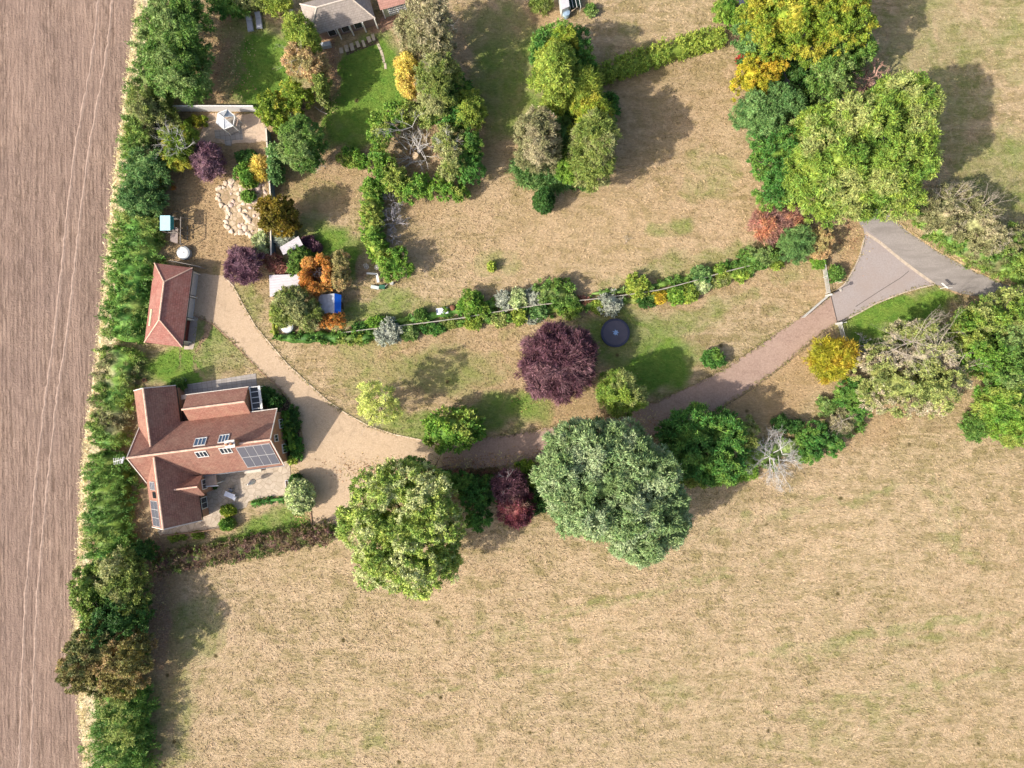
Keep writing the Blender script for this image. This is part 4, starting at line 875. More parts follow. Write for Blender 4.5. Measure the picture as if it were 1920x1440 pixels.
def rail_fence(name, label, pts, h, rails, post_step, mat, pw=.09, rw=.06, cat='fence', toprail=.09):
    q = poly_interp(pts, post_step*S); P = [G(x, y, h) for x, y in q]; root = empty(name, (*P[0], 0), label, cat)
    for x, y in P: MB().box((x, y, h/2), (pw, pw, h+.1)).build('post', mat, root)
    m = MB(); 
    for z in rails:
        for i in range(len(P)-1): m.beam((*P[i], z), (*P[i+1], z), rw, .09)
    m.build('rail', mat, root)
    if toprail:
        m = MB()
        for i in range(len(P)-1): m.beam((*P[i], h+.06), (*P[i+1], h+.06), toprail, .04)
        m.build('top_rail', mat, root)
    return root
FENCE = [(640, 624), (685, 618), (740, 612), (790, 606), (860, 597), (930, 585), (1000, 573), (1060, 566), (1120, 560), (1180, 552), (1230, 545), (1270, 535), (1315, 523), (1350, 512), (1385, 503), (1420, 495), (1450, 482)]
rail_fence('fence', 'long pale post and rail fence with shrubs along both sides dividing the two lawns', FENCE, 1.15, (.35, .75), 2.4, RAIL, toprail=.09)
SILV = plain('white_gate_paint', (.56, .56, .54), .6, var=.08)
rail_fence('fence', 'white post and rail fence running north from the driveway gate to the tan tree', [(1546, 487), (1551, 515), (1556, 548)], 1.2, (.3, .6, .9), 2.0, SILV, .10, .035, toprail=.06)
rail_fence('fence', 'white post and rail fence south of the driveway gate ending at the golden shrub', [(1578, 608), (1584, 630), (1590, 652)], 1.2, (.3, .6, .9), 1.6, SILV, .10, .035, toprail=.06)
# two field gates, the north one standing open along the drive, the south one opened against the verge
def gate(label, p0, p1):
    a = G(*p0, 1.1); b = G(*p1, 1.1); root = empty('gate', (*a, 0), label, 'gate'); m = MB()
    for z in (.2, .42, .64, .86, 1.1): m.beam((*a, z), (*b, z), .05, .08)
    m.beam((*a, .15), (*a, 1.18), .08); m.beam((*b, .15), (*b, 1.18), .08); m.beam((*a, .2), (*b, 1.1), .05); m.beam((*a, 1.17), (*b, 1.13), .06, .05); m.build('gate_bars', SILV, root)
    MB().prism([(a[0]-.12, a[1]-.12), (a[0]+.12, a[1]-.12), (a[0]+.12, a[1]+.12), (a[0]-.12, a[1]+.12)], 0, 1.55).build('gatepost', SILV, root); return root
gate('white five bar gate swung open along the north edge of the driveway', (1556, 553), (1509, 594))
gate('white gatepost and short gate leaf folded back on the south side of the driveway entrance', (1575, 606), (1587, 604))
lp = empty('entrance_post', (*G(1560, 549), 0), 'slim dark entrance light post beside the driveway gate', 'post')
x_, y_ = G(1561, 548); MB().tube([(x_, y_, 0), (x_, y_, 2.2)], .06, 8).build('pole', BLACK, lp); MB().lathe((x_, y_, 0), [(.13, 2.2), (.22, 2.3), (.22, 2.42), (.08, 2.5)], 12).build('lantern', GREYW, lp)
sg = empty('signpost', (*G(1763, 540), 0), 'small white fingerpost on the grass verge beside the road junction', 'signpost')
x_, y_ = G(1763, 541); MB().tube([(x_, y_, 0), (x_, y_, 1.5)], .05, 8).build('pole', WHITE, sg); MB().box((x_-.25, y_+.2, 1.35), (.95, .05, .28), R(-42)).build('sign_board', WHITE, sg); MB().box((x_+.35, y_-.1, 1.35), (.6, .05, .22), R(8)).build('sign_board', WHITE, sg)
for (a, b), lb in (((1575, 533), 'north'), ((1580, 528), 'south')): pass
m = MB(); x_, y_ = G(1575, 530, .5); m.beam((x_, y_, 0), (x_, y_, 1.1), .1); m.beam((x_-.35, y_+.1, 0), (x_-.35, y_+.1, 1.0), .1); m.beam((x_-.5, y_+.1, .8), (x_+.2, y_, .8), .06)
tag(m.build('marker_posts', plain('pale_wood', (.6, .52, .4), .8), None, (x_, y_, 0)), 'pair of short pale wooden marker posts on the verge just north of the gate', 'posts')
# wooden rail edge round the house lawn
rail_fence('fence', 'low brown wooden rail along the south side of the house terrace', [(303, 1004), (350, 1000), (412, 992)], .6, (.25,), 1.8, plain('brown_wood', (.26, .17, .11), .85, var=.2), .09, .06)
# ================================================================ vegetation
L_ = dict(
 airy=leafmat('leaf_airy_yellow_green', (.66, .70, .24), (.50, .58, .14), scale=.6),
 paleb=leafmat('leaf_pale_mixed', (.42, .46, .15), (.27, .33, .10), scale=.4, C=(.48, .42, .30)),
 mid=leafmat('leaf_mid_green', (.18, .31, .06), (.11, .22, .045), C=(.24, .34, .11)),
 bright=leafmat('leaf_bright_green', (.23, .39, .055), (.12, .26, .04), C=(.31, .38, .08)),
 lime=leafmat('leaf_lime', (.30, .41, .065), (.15, .27, .045), C=(.38, .43, .14)),
 limey=leafmat('leaf_yellow_lime', (.38, .46, .08), (.21, .31, .05)),
 pale=leafmat('leaf_pale_green', (.44, .53, .12), (.24, .36, .075), scale=.5, C=(.56, .60, .28)),
 silver=leafmat('leaf_silver_green', (.30, .41, .18), (.20, .31, .11), C=(.40, .49, .27)),
 dark=leafmat('leaf_dark_green', (.085, .185, .04), (.05, .13, .03)),
 deep=leafmat('leaf_deep_green', (.115, .27, .05), (.07, .19, .04), C=(.19, .33, .06)),
 bluegreen=leafmat('leaf_blue_green', (.17, .31, .09), (.10, .21, .065), C=(.22, .37, .12)),
 gold=leafmat('leaf_gold', (.52, .46, .04), (.38, .39, .04), scale=.5, C=(.56, .42, .05)),
 olivegold=leafmat('leaf_olive_gold', (.27, .36, .04), (.16, .26, .035), scale=.5, C=(.40, .39, .05)),
 yellow=leafmat('leaf_yellow', (.78, .66, .16), (.60, .50, .09), C=(.72, .54, .15)),
 olive=leafmat('leaf_olive', (.27, .33, .08), (.17, .24, .05), C=(.36, .38, .16)),
 greyolive=leafmat('leaf_grey_olive', (.34, .33, .16), (.22, .23, .10), C=(.42, .38, .23)),
 bronze=leafmat('leaf_bronze', (.26, .19, .025), (.15, .13, .02)),
 oliveb=leafmat('leaf_olive_brown', (.30, .26, .08), (.14, .17, .06), C=(.40, .29, .13)),
 orange=leafmat('leaf_orange', (.62, .28, .06), (.46, .22, .05), C=(.70, .40, .12)),
 tan=leafmat('leaf_tan', (.60, .42, .22), (.48, .36, .16), C=(.38, .34, .14)),
 pinkb=leafmat('leaf_pink_brown', (.46, .24, .18), (.33, .20, .18), C=(.58, .28, .16)),
 russet=leafmat('leaf_russet', (.30, .15, .09), (.16, .17, .06), C=(.42, .20, .15)),
 purple=leafmat('leaf_purple', (.20, .095, .12), (.13, .06, .08), C=(.29, .16, .18)),
 plum=leafmat('leaf_plum', (.26, .14, .18), (.17, .085, .12), C=(.33, .20, .24)),
 reddark=leafmat('leaf_red_dark', (.20, .05, .07), (.10, .035, .05), C=(.32, .11, .12)),
 hedgeb=leafmat('leaf_mixed_hedge', (.20, .17, .07), (.24, .14, .12), .8, C=(.15, .22, .05)),
 belt=leafmat('leaf_belt', (.18, .32, .06), (.10, .22, .045), .28, C=(.29, .36, .09)),
 beltb=leafmat('leaf_belt_mixed', (.25, .35, .07), (.13, .24, .05), .35, C=(.26, .25, .12)),
 varieg=leafmat('leaf_variegated', (.62, .68, .38), (.42, .52, .22), .9),
 silvery=leafmat('leaf_silvery', (.48, .50, .42), (.34, .38, .30), .9),
 red=leafmat('leaf_red', (.55, .06, .03), (.40, .08, .05), .9),
 white=leafmat('leaf_white', (.70, .72, .64), (.5, .56, .42), .9),
)
TWIG = plain('pale_twigs', (.52, .45, .38), .9, var=.25, scale=2)
TWIGG = plain('grey_twigs', (.42, .40, .42), .9, var=.25, scale=2)
TWIGP = plain('pink_twigs', (.46, .29, .23), .9, var=.25, scale=2)
DEADW = plain('bleached_wood', (.60, .58, .56), .9, var=.2, scale=2)
m = L_
TR = 'trees and tall shrubs of the western boundary belt'
# --- western boundary belt, from the top down
tree('tree', 'large mid green tree at the top of the belt beside the ploughed field', 'tree', [(330, 45, 60, 62), (318, 112, 56, 58), (345, 152, 38, 30), (362, 100, 30, 40, 6)], 8.5, 1.5, m['mid'], 'shaggy', dens=1.1)
tree('tree', 'dull olive bushy tree in the western belt at the left end of the white wall', 'tree', [(272, 195, 36, 40), (300, 215, 28, 24, 4)], 6, .5, m['olive'], 'shaggy')
tree('tree', 'yellow green bushy tree on the field side of the belt, left of the weeping tree', 'tree', [(262, 255, 34, 42)], 5, .3, m['beltb'], 'shaggy')
tree('tree', 'dark blue green bushy tree of the western belt, left of the open brown lawn', 'tree', [(268, 318, 38, 50), (262, 370, 36, 34)], 5.5, .3, m['bluegreen'], 'shaggy', dens=1.1)
hedge('hedge', 'upper stretch of the overgrown western hedge, level with the climbing frame and garage', 'hedge', [(258, 395, 84), (250, 450, 92), (240, 520, 86), (232, 590, 84), (228, 640, 80)], 3.2, m['belt'], 'shaggy', .35, 1.1)
hedge('hedge', 'middle stretch of the overgrown western hedge with brown twiggy patches, beside the house lawn', 'hedge', [(226, 650, 74), (214, 720, 74), (205, 780, 72), (198, 840, 74)], 2.3, m['beltb'], 'shaggy', .4, 1.1)
hedge('hedge', 'lower stretch of the western hedge, dark green, passing left of the house wing', 'hedge', [(199, 850, 74), (198, 920, 84), (196, 980, 92), (196, 1035, 90)], 3.0, m['belt'], 'shaggy', .4, 1.1, size=.9)
tree('tree', 'small rounded dark green tree where the mixed low hedge meets the western belt', 'tree', [(262, 1036, 24, 20)], 4.5, .3, m['dark'], 'bushy')
tree('tree', 'olive green tree standing above the row end of the low hedge in the western belt', 'tree', [(222, 1075, 46, 44), (245, 1120, 34, 38, 6)], 7.5, 1, m['olive'], 'broad', dens=1.2)
tree('tree', 'yellow green tree leaning over the edge of the ploughed field in the lower belt', 'tree', [(160, 1105, 36, 46), (180, 1155, 34, 34, 5)], 6, .5, m['beltb'], 'broad', dens=1.1)
tree('tree', 'dark green tree between the olive tree and the olive brown tree of the lower belt', 'tree', [(225, 1165, 52, 44), (190, 1185, 30, 26)], 7.5, .6, m['dark'], 'broad', dens=1.1)
tree('tree', 'big olive brown tree spreading over the ploughed field in the lower belt', 'tree', [(180, 1225, 60, 55), (150, 1262, 44, 44, 7), (235, 1230, 48, 48), (215, 1278, 55, 34, 6.5)], 8.5, 1, m['oliveb'], 'broad', dens=1.2)
hedge('hedge', 'bottom stretch of the western hedge running off the lower edge of the photo', 'hedge', [(224, 1290, 78), (218, 1350, 96), (216, 1400, 100), (214, 1480, 100)], 4.6, m['belt'], 'shaggy', .35, 1.1)
for i, (x, y, w, h, mm, lb) in enumerate([(425, 8, 40, 20, 'deep', 'dark green shrub on the top edge beside the large belt tree'), (462, 4, 34, 15, 'olive', 'olive brown shrub behind the two grey sun loungers'), (515, 4, 28, 14, 'limey', 'yellow green shrub on the top edge left of the bungalow')]):
    shrub('shrub', lb, 'shrub', [(x, y, w, h)], 3.2, m[mm], 'shaggy')
hedge('hedge', 'low mixed brown and green hedge between the house garden and the big dry paddock', 'hedge', [(284, 1062, 40), (340, 1050, 38), (400, 1040, 38), (470, 1026, 38), (540, 1014, 36), (626, 998, 36)], 1.9, m['hedgeb'], 'bushy', .22, 1.0, boxy=True)
# --- upper left gardens
tree('tree', 'tall yellow weeping tree against the left corner of the bungalow', 'tree', [(556, 55, 26, 30), (575, 72, 20, 22)], 8, 1.5, m['limey'], 'shaggy', size=.9)
tree('tree', 'tan brown twiggy tree below the yellow weeping tree at the edge of the green lawn', 'tree', [(558, 105, 32, 28), (585, 118, 24, 24)], 7, 1, m['tan'], 'shaggy', size=.8, twigs=(TWIG, [(565, 105, 6.5, 2, 5)]))
tree('tree', 'narrow olive conifer standing on bare soil between the two green lawns', 'tree', [(602, 160, 14, 28, 6), (608, 180, 10, 14, 4)], 6, .2, m['olive'], 'bushy')
tree('tree', 'dark olive green bush nearest the right end of the white wall', 'tree', [(507, 200, 28, 30), (525, 225, 20, 18, 4)], 5, .3, m['olivegold'], 'broad', core=.85)
tree('tree', 'rounded yellow edged dark bush at the lower right corner of the left green lawn', 'tree', [(552, 178, 28, 32)], 5.5, .3, m['olivegold'], 'broad', core=.85)
tree('tree', 'soft mid green tree just east of the blue grey fence', 'tree', [(560, 255, 42, 42), (566, 290, 36, 26)], 7, 1, m['mid'], 'shaggy', size=.85, dens=1.1)
tree('tree', 'narrow blue green tree squeezed against the upper part of the blue grey fence', 'tree', [(512, 292, 12, 22)], 4, .2, m['bluegreen'], 'bushy')
tree('tree', 'small blue green shrub hugging the middle of the blue grey fence', 'shrub', [(516, 325, 12, 20)], 3.5, .2, m['bluegreen'], 'bushy')
bare_tree('dead_shrub', 'white leafless branches at the foot of the soft green tree', 'dead shrub', 596, 308, 17, 1.6, DEADW, 8, 2)
shrub('shrub', 'yellow green leafy shrub beside the big ring of bright green bushes', 'shrub', [(655, 292, 24, 18), (672, 300, 14, 12)], 2.2, m['bright'], 'broad')
tree('tree', 'grey olive feathery tree on the top edge right of the cottage', 'tree', [(800, 20, 44, 40), (810, 62, 42, 42), (775, 80, 24, 24, 6), (765, 50, 26, 26, 7)], 12, 1.5, m['greyolive'], 'shaggy', dens=.75, core=.6, twigs=(TWIGG, [(825, 25, 9, 2.2, 6)]))
tree('tree', 'golden yellow conifer at the edge of the right green lawn', 'tree', [(762, 125, 20, 22), (766, 152, 22, 26)], 7, .4, m['yellow'], 'shaggy', size=.8, dens=1.2)
tree('tree', 'tall grey green conifer behind the golden yellow conifer', 'tree', [(820, 138, 40, 38), (818, 172, 34, 30)], 11, .5, m['olive'], 'shaggy', size=.85, twigs=(TWIGG, [(812, 145, 8.5, 2, 6)]))
tree('tree', 'rounded yellow olive conifer standing apart right of the tall grey green conifer', 'tree', [(879, 203, 31, 37)], 6.5, .3, m['limey'], 'shaggy', size=.75, dens=1.1)
tree('tree', 'deep green tree filling the row between the grey green conifer and the yellow olive conifer', 'tree', [(848, 165, 32, 34), (852, 215, 34, 24), (800, 205, 40, 18, 3)], 6, .2, m['deep'], 'broad')
# --- the ring of bushes round the felled tree
tree('tree', 'bright green leafy tree on the upper left of the ring round the felled trunk', 'tree', [(712, 238, 24, 34), (745, 215, 34, 22)], 5.5, .4, m['bright'], 'broad', dens=.9)
tree('tree', 'bright green leafy tree on the lower left of the ring round the felled trunk', 'tree', [(712, 300, 25, 32), (735, 335, 28, 24)], 4.8, .3, m['bright'], 'broad')
tree('tree', 'bright green leafy bush at the bottom of the ring round the felled trunk', 'tree', [(765, 355, 30, 20), (788, 342, 18, 14)], 4, .2, m['bright'], 'broad')
tree('tree', 'lime green bush at the lower right of the ring, next to the dry lawn', 'tree', [(828, 350, 34, 22), (856, 358, 22, 18)], 3.2, .2, m['bright'], 'broad')
tree('tree', 'glossy dark green tree on the right side of the ring round the felled trunk', 'tree', [(884, 270, 24, 30), (878, 312, 28, 30)], 5.5, .3, m['deep'], 'broad', size=.7)
tree('tree', 'olive green tree with grey twigs above the right of the felled trunk', 'tree', [(842, 265, 34, 34), (848, 305, 28, 24)], 6.5, .6, m['olive'], 'broad', dens=.9, twigs=(DEADW, [(838, 268, 6.3, 1.6, 6)]))
tree('tree', 'thin lime tree whose grey branches rise above the ring of bushes', 'tree', [(765, 205, 24, 14), (795, 215, 22, 18)], 5, .8, m['lime'], 'broad', dens=.55, core=.4, twigs=(DEADW, [(772, 235, 5.0, 3.0, 4)]))
bare_tree('dead_tree', 'big felled grey trunk with radiating bare branches in the middle of the bush ring', 'dead tree', 780, 292, 62, 2.6, DEADW, 10, 3, flat=.28, rad=.14, kids=3)
MBs = None
x_, y_ = G(779, 292, 1.5)
tag(MB().lathe((x_, y_, 0), [(.75, -.05), (.5, .3), (.42, 1.6), (.36, 1.75)], 14).build('stump', plain('cut_wood', (.60, .45, .30), .8), None, (x_, y_, 0)), 'pale cut stump at the centre of the radiating dead branches', 'stump')
hedge('hedge', 'bright green hedge column running south from the ring of bushes', 'hedge', [(698, 330, 34), (695, 380, 38), (693, 430, 38), (702, 462, 38), (720, 478, 36)], 3.6, m['bright'], 'broad', .3, 1.2, size=.8)
tree('tree', 'rounded bright green bush at the south end of the hedge column', 'tree', [(738, 495, 34, 34)], 4.2, .2, m['bright'], 'broad', size=.8, dens=1.2)
bare_tree('dead_shrub', 'upper heap of dead grey branches along the east side of the hedge column', 'dead shrub', 738, 378, 26, 2.6, TWIGG, 11, 3, flat=.5, rad=.09)
bare_tree('dead_shrub', 'middle heap of dead grey branches along the east side of the hedge column', 'dead shrub', 736, 412, 30, 2.4, TWIGG, 12, 3, flat=.4, rad=.1)
bare_tree('dead_shrub', 'lower heap of dead grey branches with a reddish tip beside the hedge column', 'dead shrub', 736, 445, 22, 2.0, TWIGG, 9, 3, flat=.4, rad=.08)
# --- central group
tree('tree', 'deep green tree at the back of the central conifer group, nearest the top hedge', 'tree', [(1055, 85, 55, 44), (1085, 120, 34, 36, 7), (1020, 100, 22, 44, 5)], 8, .4, m['deep'], 'broad', dens=1.1)
tree('tree', 'yellow green conifer top rising in front of the deep green tree', 'tree', [(1058, 78, 26, 26), (1040, 100, 24, 24)], 9.5, 2, m['olivegold'], 'shaggy', size=.8)
tree('tree', 'tall yellow green conifer with hanging sprays in the central group', 'tree', [(1038, 130, 38, 42), (1040, 158, 32, 28)], 13, .5, m['limey'], 'shaggy', dens=1.2)
tree('tree', 'smaller pale yellow conifer where the clipped hedge meets the central group', 'tree', [(1090, 165, 33, 33)], 10, .4, m['limey'], 'spiky', size=.8, dens=1.3)
tree('tree', 'yellow topped conifer above the tall olive conifer in the central group', 'tree', [(1112, 218, 38, 36)], 11, .4, m['olivegold'], 'shaggy', dens=1.1)
tree('tree', 'tall olive green conifer on the east side of the central group', 'tree', [(1118, 255, 44, 44), (1112, 300, 38, 44, 10.5)], 13, .3, m['olive'], 'shaggy', dens=1.2, core=.84)
tree('tree', 'rounded grey olive conifer on the west side of the central group', 'tree', [(1007, 242, 38, 36), (1012, 276, 38, 34)], 10, .3, m['greyolive'], 'shaggy', dens=1.2, size=.9, core=.84)
tree('tree', 'dark blue conifer hidden between the grey olive and tall olive conifers', 'tree', [(1056, 248, 18, 34)], 5, .2, m['bluegreen'], 'bushy')  # bush stands in for the dark blue gap between the two conifers
shrub('shrub', 'spreading blue green juniper under the grey olive conifer', 'shrub', [(1010, 328, 40, 22), (1040, 335, 30, 18), (985, 315, 20, 14)], 1.4, m['bluegreen'], 'spiky')
tree('tree', 'vivid lime green conifer low between the juniper and the olive conifer', 'tree', [(1064, 310, 27, 30)], 4.6, .1, m['bright'], 'shaggy', size=.6, dens=1.3)
shrub('shrub', 'dark green low shrub tucked beneath the vivid lime green conifer', 'shrub', [(1085, 342, 24, 12)], 1.2, m['dark'], 'bushy')
tree('tree', 'egg shaped dark green conifer standing alone on the dry lawn', 'tree', [(1020, 374, 18, 22)], 4.2, 0, m['dark'], 'clipped', core=.9)
bare_tree('dead_shrub', 'bare grey twigs in the gap above the grey olive conifer', 'dead shrub', 1040, 205, 18, 4, TWIG, 7, 2, flat=.8)
shrub('shrub', 'olive shrub on the top edge left of the white roofed shed', 'shrub', [(1016, 4, 20, 13)], 2, m['olive'], 'shaggy')
shrub('shrub', 'small green shrub on the dry lawn right of the white roofed shed', 'shrub', [(1108, 18, 10, 10)], 1.2, m['mid'], 'bushy')
hedge('hedge', 'clipped yellow green hedge crossing the upper lawn to the blue green tree', 'hedge', [(1100, 148, 30), (1160, 126, 32), (1230, 102, 34), (1300, 80, 32), (1362, 64, 30)], 2.0, m['limey'], 'clipped', .10, 1.5, boxy=True, size=1.2)
tree('tree', 'narrow lime green hedge bush in front of the dark shed roof on the top edge', 'tree', [(1362, 15, 20, 26), (1385, 34, 18, 18)], 3, .1, m['bright'], 'bushy')
# --- north east wood
tree('tree', 'olive gold tree crown cut by the top edge above the north east wood', 'tree', [(1490, 25, 74, 52), (1570, 30, 74, 60), (1600, -20, 40, 40), (1450, -10, 50, 40)], 15, 2, m['olivegold'], 'broad', dens=1.2)
tree('tree', 'blue green bushy tree at the east end of the clipped hedge', 'tree', [(1418, 68, 38, 42), (1450, 90, 30, 24)], 6.5, .3, m['bluegreen'], 'bushy', dens=.8, size=1.3)
tree('tree', 'golden yellow rounded tree at the edge of the north east wood', 'tree', [(1420, 142, 44, 44), (1445, 122, 28, 28)], 6, .3, m['gold'], 'broad', size=.75, dens=1.2)
shrub('shrub', 'small scarlet shrub tucked above the golden yellow tree', 'shrub', [(1397, 109, 12, 10)], 2.6, m['red'], 'bushy')
tree('tree', 'blue green tree below the golden yellow tree, reaching over the lawn', 'tree', [(1420, 205, 45, 34), (1470, 195, 42, 46), (1440, 235, 34, 26)], 7, .4, m['bluegreen'], 'shaggy', size=.8)
tree('tree', 'mid green tree between the olive gold crown and the bare pink twigs', 'tree', [(1575, 110, 48, 42), (1560, 150, 40, 34), (1612, 100, 26, 30)], 9.5, .8, m['mid'], 'broad')
tree('tree', 'dark green understorey tree in the shady gap of the north east wood', 'tree', [(1500, 130, 42, 40), (1510, 190, 30, 34)], 4, .2, m['dark'], 'broad')
bare_tree('dead_tree', 'leafless pink brown branches poking out above the great lime green tree', 'dead tree', 1645, 148, 50, 8, TWIGP, 10, 3, flat=.5)
tree('tree', 'great lime green tree overhanging the road, largest crown of the north east wood', 'tree',
     [(1692, 205, 72, 62), (1600, 245, 72, 62), (1560, 310, 66, 66), (1640, 310, 84, 78), (1700, 290, 56, 66), (1560, 380, 44, 34, 10), (1690, 370, 44, 34, 9), (1630, 375, 40, 30, 9), (1540, 240, 46, 44, 10)], 17.5, 3, m['lime'], 'fan', dens=1.5)
tree('tree', 'dark green tree with yellow upper edge at the lawn side of the great lime tree', 'tree', [(1462, 330, 46, 56), (1460, 275, 44, 38)], 8.5, .4, m['deep'], 'broad', dens=1.1)
tree('tree', 'pink and orange twiggy shrub at the corner of the dry lawn', 'shrub', [(1440, 420, 30, 32), (1470, 410, 30, 22)], 3.2, .2, m['pinkb'], 'spiky', size=.7, twigs=(TWIGP, [(1458, 412, 3, 1.3, 6)]))
tree('tree', 'grey blue conifer between the pink twiggy shrub and the tan tree', 'tree', [(1496, 456, 30, 36)], 4.5, .2, m['bluegreen'], 'shaggy', size=.6, dens=1.2)
tree('tree', 'small tan orange tree at the north end of the white rail fence', 'tree', [(1543, 448, 22, 26), (1540, 470, 16, 14)], 4, .3, m['tan'], 'broad', size=.5, dens=1.2)
shrub('shrub', 'green rounded shrub at the east end of the long rail fence', 'shrub', [(1418, 484, 34, 22), (1440, 478, 20, 16)], 2.6, m['mid'], 'bushy')
shrub('shrub', 'small yellow green ball shrub just right of the last green shrub on the long fence', 'shrub', [(1457, 492, 13, 13)], 1.6, m['limey'], 'bushy')
shrub('shrub', 'small leafy shrub west of the white rail fence under the tan tree', 'shrub', [(1536, 492, 12, 11)], 1.4, m['bright'], 'bushy')
shrub('shrub', 'small mid green shrub east of the white rail fence near the gate', 'shrub', [(1568, 512, 14, 15)], 1.8, m['mid'], 'bushy')
# --- roadside hedge, right edge
hedge('hedge', 'low green hedge bank along the north side of the road', 'hedge', [(1718, 385, 40), (1765, 424, 46), (1815, 458, 50), (1865, 484, 50), (1945, 515, 56)], 2.0, m['beltb'], 'shaggy', .4, 1.0)
tree('tree', 'pale twiggy tree with half bare branches rising from the roadside hedge', 'tree', [(1790, 385, 52, 40), (1840, 410, 48, 44), (1775, 405, 42, 28), (1858, 445, 36, 28)], 6.5, .4, m['greyolive'], 'shaggy', dens=.75, core=.7, twigs=(TWIG, [(1788, 372, 6, 2.6, 7), (1835, 400, 6.2, 2.8, 8), (1865, 445, 5.5, 2.2, 5)]))
tree('tree', 'green and grey leafy tree at the right edge of the roadside hedge', 'tree', [(1903, 452, 38, 34), (1935, 485, 36, 34)], 5.5, .3, m['beltb'], 'broad')
tree('tree', 'mid green tree on the right edge south of the road, nearest the tarmac', 'tree', [(1872, 592, 46, 38), (1925, 590, 44, 38), (1826, 602, 34, 32), (1905, 558, 34, 26, 6)], 7.5, .8, m['lime'], 'broad', dens=1.1)
tree('tree', 'bright green tree right of the huge pale green tree with bare twigs', 'tree', [(1812, 640, 46, 46), (1845, 670, 40, 34)], 8, .6, m['bright'], 'broad', dens=1.1)
tree('tree', 'mid green tree on the right edge below the one nearest the road', 'tree', [(1905, 650, 48, 56), (1890, 700, 44, 34)], 8, .5, m['mid'], 'broad')
tree('tree', 'tall grass green tree in the lower right corner of the eastern wood', 'tree', [(1885, 755, 44, 48), (1915, 800, 40, 40), (1905, 700, 40, 30, 5)], 6.5, .3, m['bright'], 'shaggy')
shrub('shrub', 'separate bright green shrub at the paddock edge left of the corner tree', 'shrub', [(1836, 800, 25, 27), (1850, 770, 16, 16)], 3, m['mid'], 'shaggy')
tree('tree', 'huge pale green tree with half bare twiggy top on the east side', 'tree', [(1690, 725, 74, 56), (1752, 730, 62, 54), (1655, 690, 44, 44, 8), (1735, 665, 66, 48), (1790, 690, 34, 40, 7), (1720, 625, 44, 30, 8.5)], 9.5, 1, m['paleb'], 'broad', dens=1.0, size=.9, twigs=(TWIG, [(1715, 640, 9.3, 3.4, 10), (1760, 655, 9.0, 3.2, 9), (1680, 655, 8.4, 2.8, 8), (1735, 618, 8.2, 2.6, 7), (1800, 690, 7.2, 2.2, 6)]))
tree('tree', 'golden orange rounded shrub tree at the end of the southern white fence', 'tree', [(1562, 675, 38, 40), (1585, 668, 24, 28)], 4.8, .2, m['gold'], 'spiky', size=.75, dens=1.3)
bare_tree('dead_shrub', 'bare grey shrub between the golden shrub and the huge pale tree', 'dead shrub', 1622, 648, 26, 3, TWIGG, 8, 3)
tree('tree', 'dark green bush in the row below the golden orange tree', 'tree', [(1600, 738, 32, 30), (1615, 765, 24, 22)], 4.2, .2, m['deep'], 'broad', size=.7)
shrub('shrub', 'small green shrub at the left of the dark bush, bordering the shaded ground', 'shrub', [(1552, 762, 18, 18)], 2, m['mid'], 'bushy')
tree('tree', 'small pale tan twiggy bush in the south hedge row', 'shrub', [(1582, 790, 26, 24)], 3, .1, m['greyolive'], 'broad', size=.6, dens=.9, twigs=(TWIG, [(1582, 790, 3, 1.5, 8)]))
tree('tree', 'grass green bush beside the white dead tree on its right', 'tree', [(1535, 825, 34, 34), (1560, 835, 26, 22), (1520, 850, 22, 20)], 3.8, .1, m['deep'], 'broad', size=.75)
shrub('shrub', 'small dark green shrub above the white dead tree', 'shrub', [(1465, 792, 14, 14), (1490, 800, 20, 14)], 2, m['dark'], 'bushy')
bare_tree('dead_tree', 'bleached white leafless tree on the south hedge row at the paddock edge', 'dead tree', 1455, 862, 60, 5.5, DEADW, 13, 4, flat=.55, kids=4, rad=.13)
# --- trees along the drive
tree('tree', 'large dark green tree between the silvery tree and the white dead tree', 'tree', [(1300, 815, 60, 52), (1355, 825, 54, 54), (1290, 862, 46, 40), (1345, 872, 50, 38)], 8, .5, m['deep'], 'fan', dens=1.2)
tree('tree', 'small brown green bush on the right shoulder of the large dark green tree', 'tree', [(1400, 812, 26, 32)], 5, .3, m['olive'], 'broad', size=.7)
shrub('shrub', 'strip of low bright green growth under the large dark green tree', 'undergrowth', [(1310, 900, 34, 14), (1360, 893, 40, 14), (1400, 885, 24, 12)], 1.0, m['bright'], 'shaggy')
tree('tree', 'huge silvery green tree beside the driveway, widest crown in the photo', 'tree',
     [(1100, 840, 72, 48), (1160, 835, 60, 44), (1065, 895, 62, 62), (1130, 905, 84, 74), (1205, 885, 68, 58), (1110, 965, 70, 50), (1190, 960, 82, 66), (1240, 940, 52, 50, 12), (1200, 1015, 52, 44, 12), (1250, 985, 44, 44, 11)], 14.5, 3, m['silver'], 'fan', dens=1.5)
tree('tree', 'huge pale yellow green tree at the corner of the gravel yard', 'tree',
     [(720, 925, 66, 56), (780, 930, 70, 56), (690, 985, 62, 62), (755, 1000, 90, 84), (815, 990, 56, 62), (720, 1060, 62, 46), (780, 1070, 66, 54), (822, 1050, 42, 44, 10)], 12.5, 2.5, m['pale'], 'broad', dens=1.3)
tree('tree', 'small dark green tree peeping above the huge pale yellow green tree at the drive edge', 'tree', [(775, 875, 26, 14), (835, 900, 26, 18, 4)], 6, .3, m['deep'], 'broad', size=.8)
tree('tree', 'dark green bush between the huge pale tree and the red purple shrubs', 'tree', [(888, 935, 30, 30), (895, 975, 26, 24), (870, 905, 20, 18)], 5, .2, m['deep'], 'broad', size=.8)
tree('tree', 'near black purple leaved tree in the row south of the drive', 'tree', [(955, 912, 32, 30)], 5.5, .4, m['purple'], 'spiky', size=.7, twigs=(TWIGG, [(950, 902, 5, 1.6, 4)]))
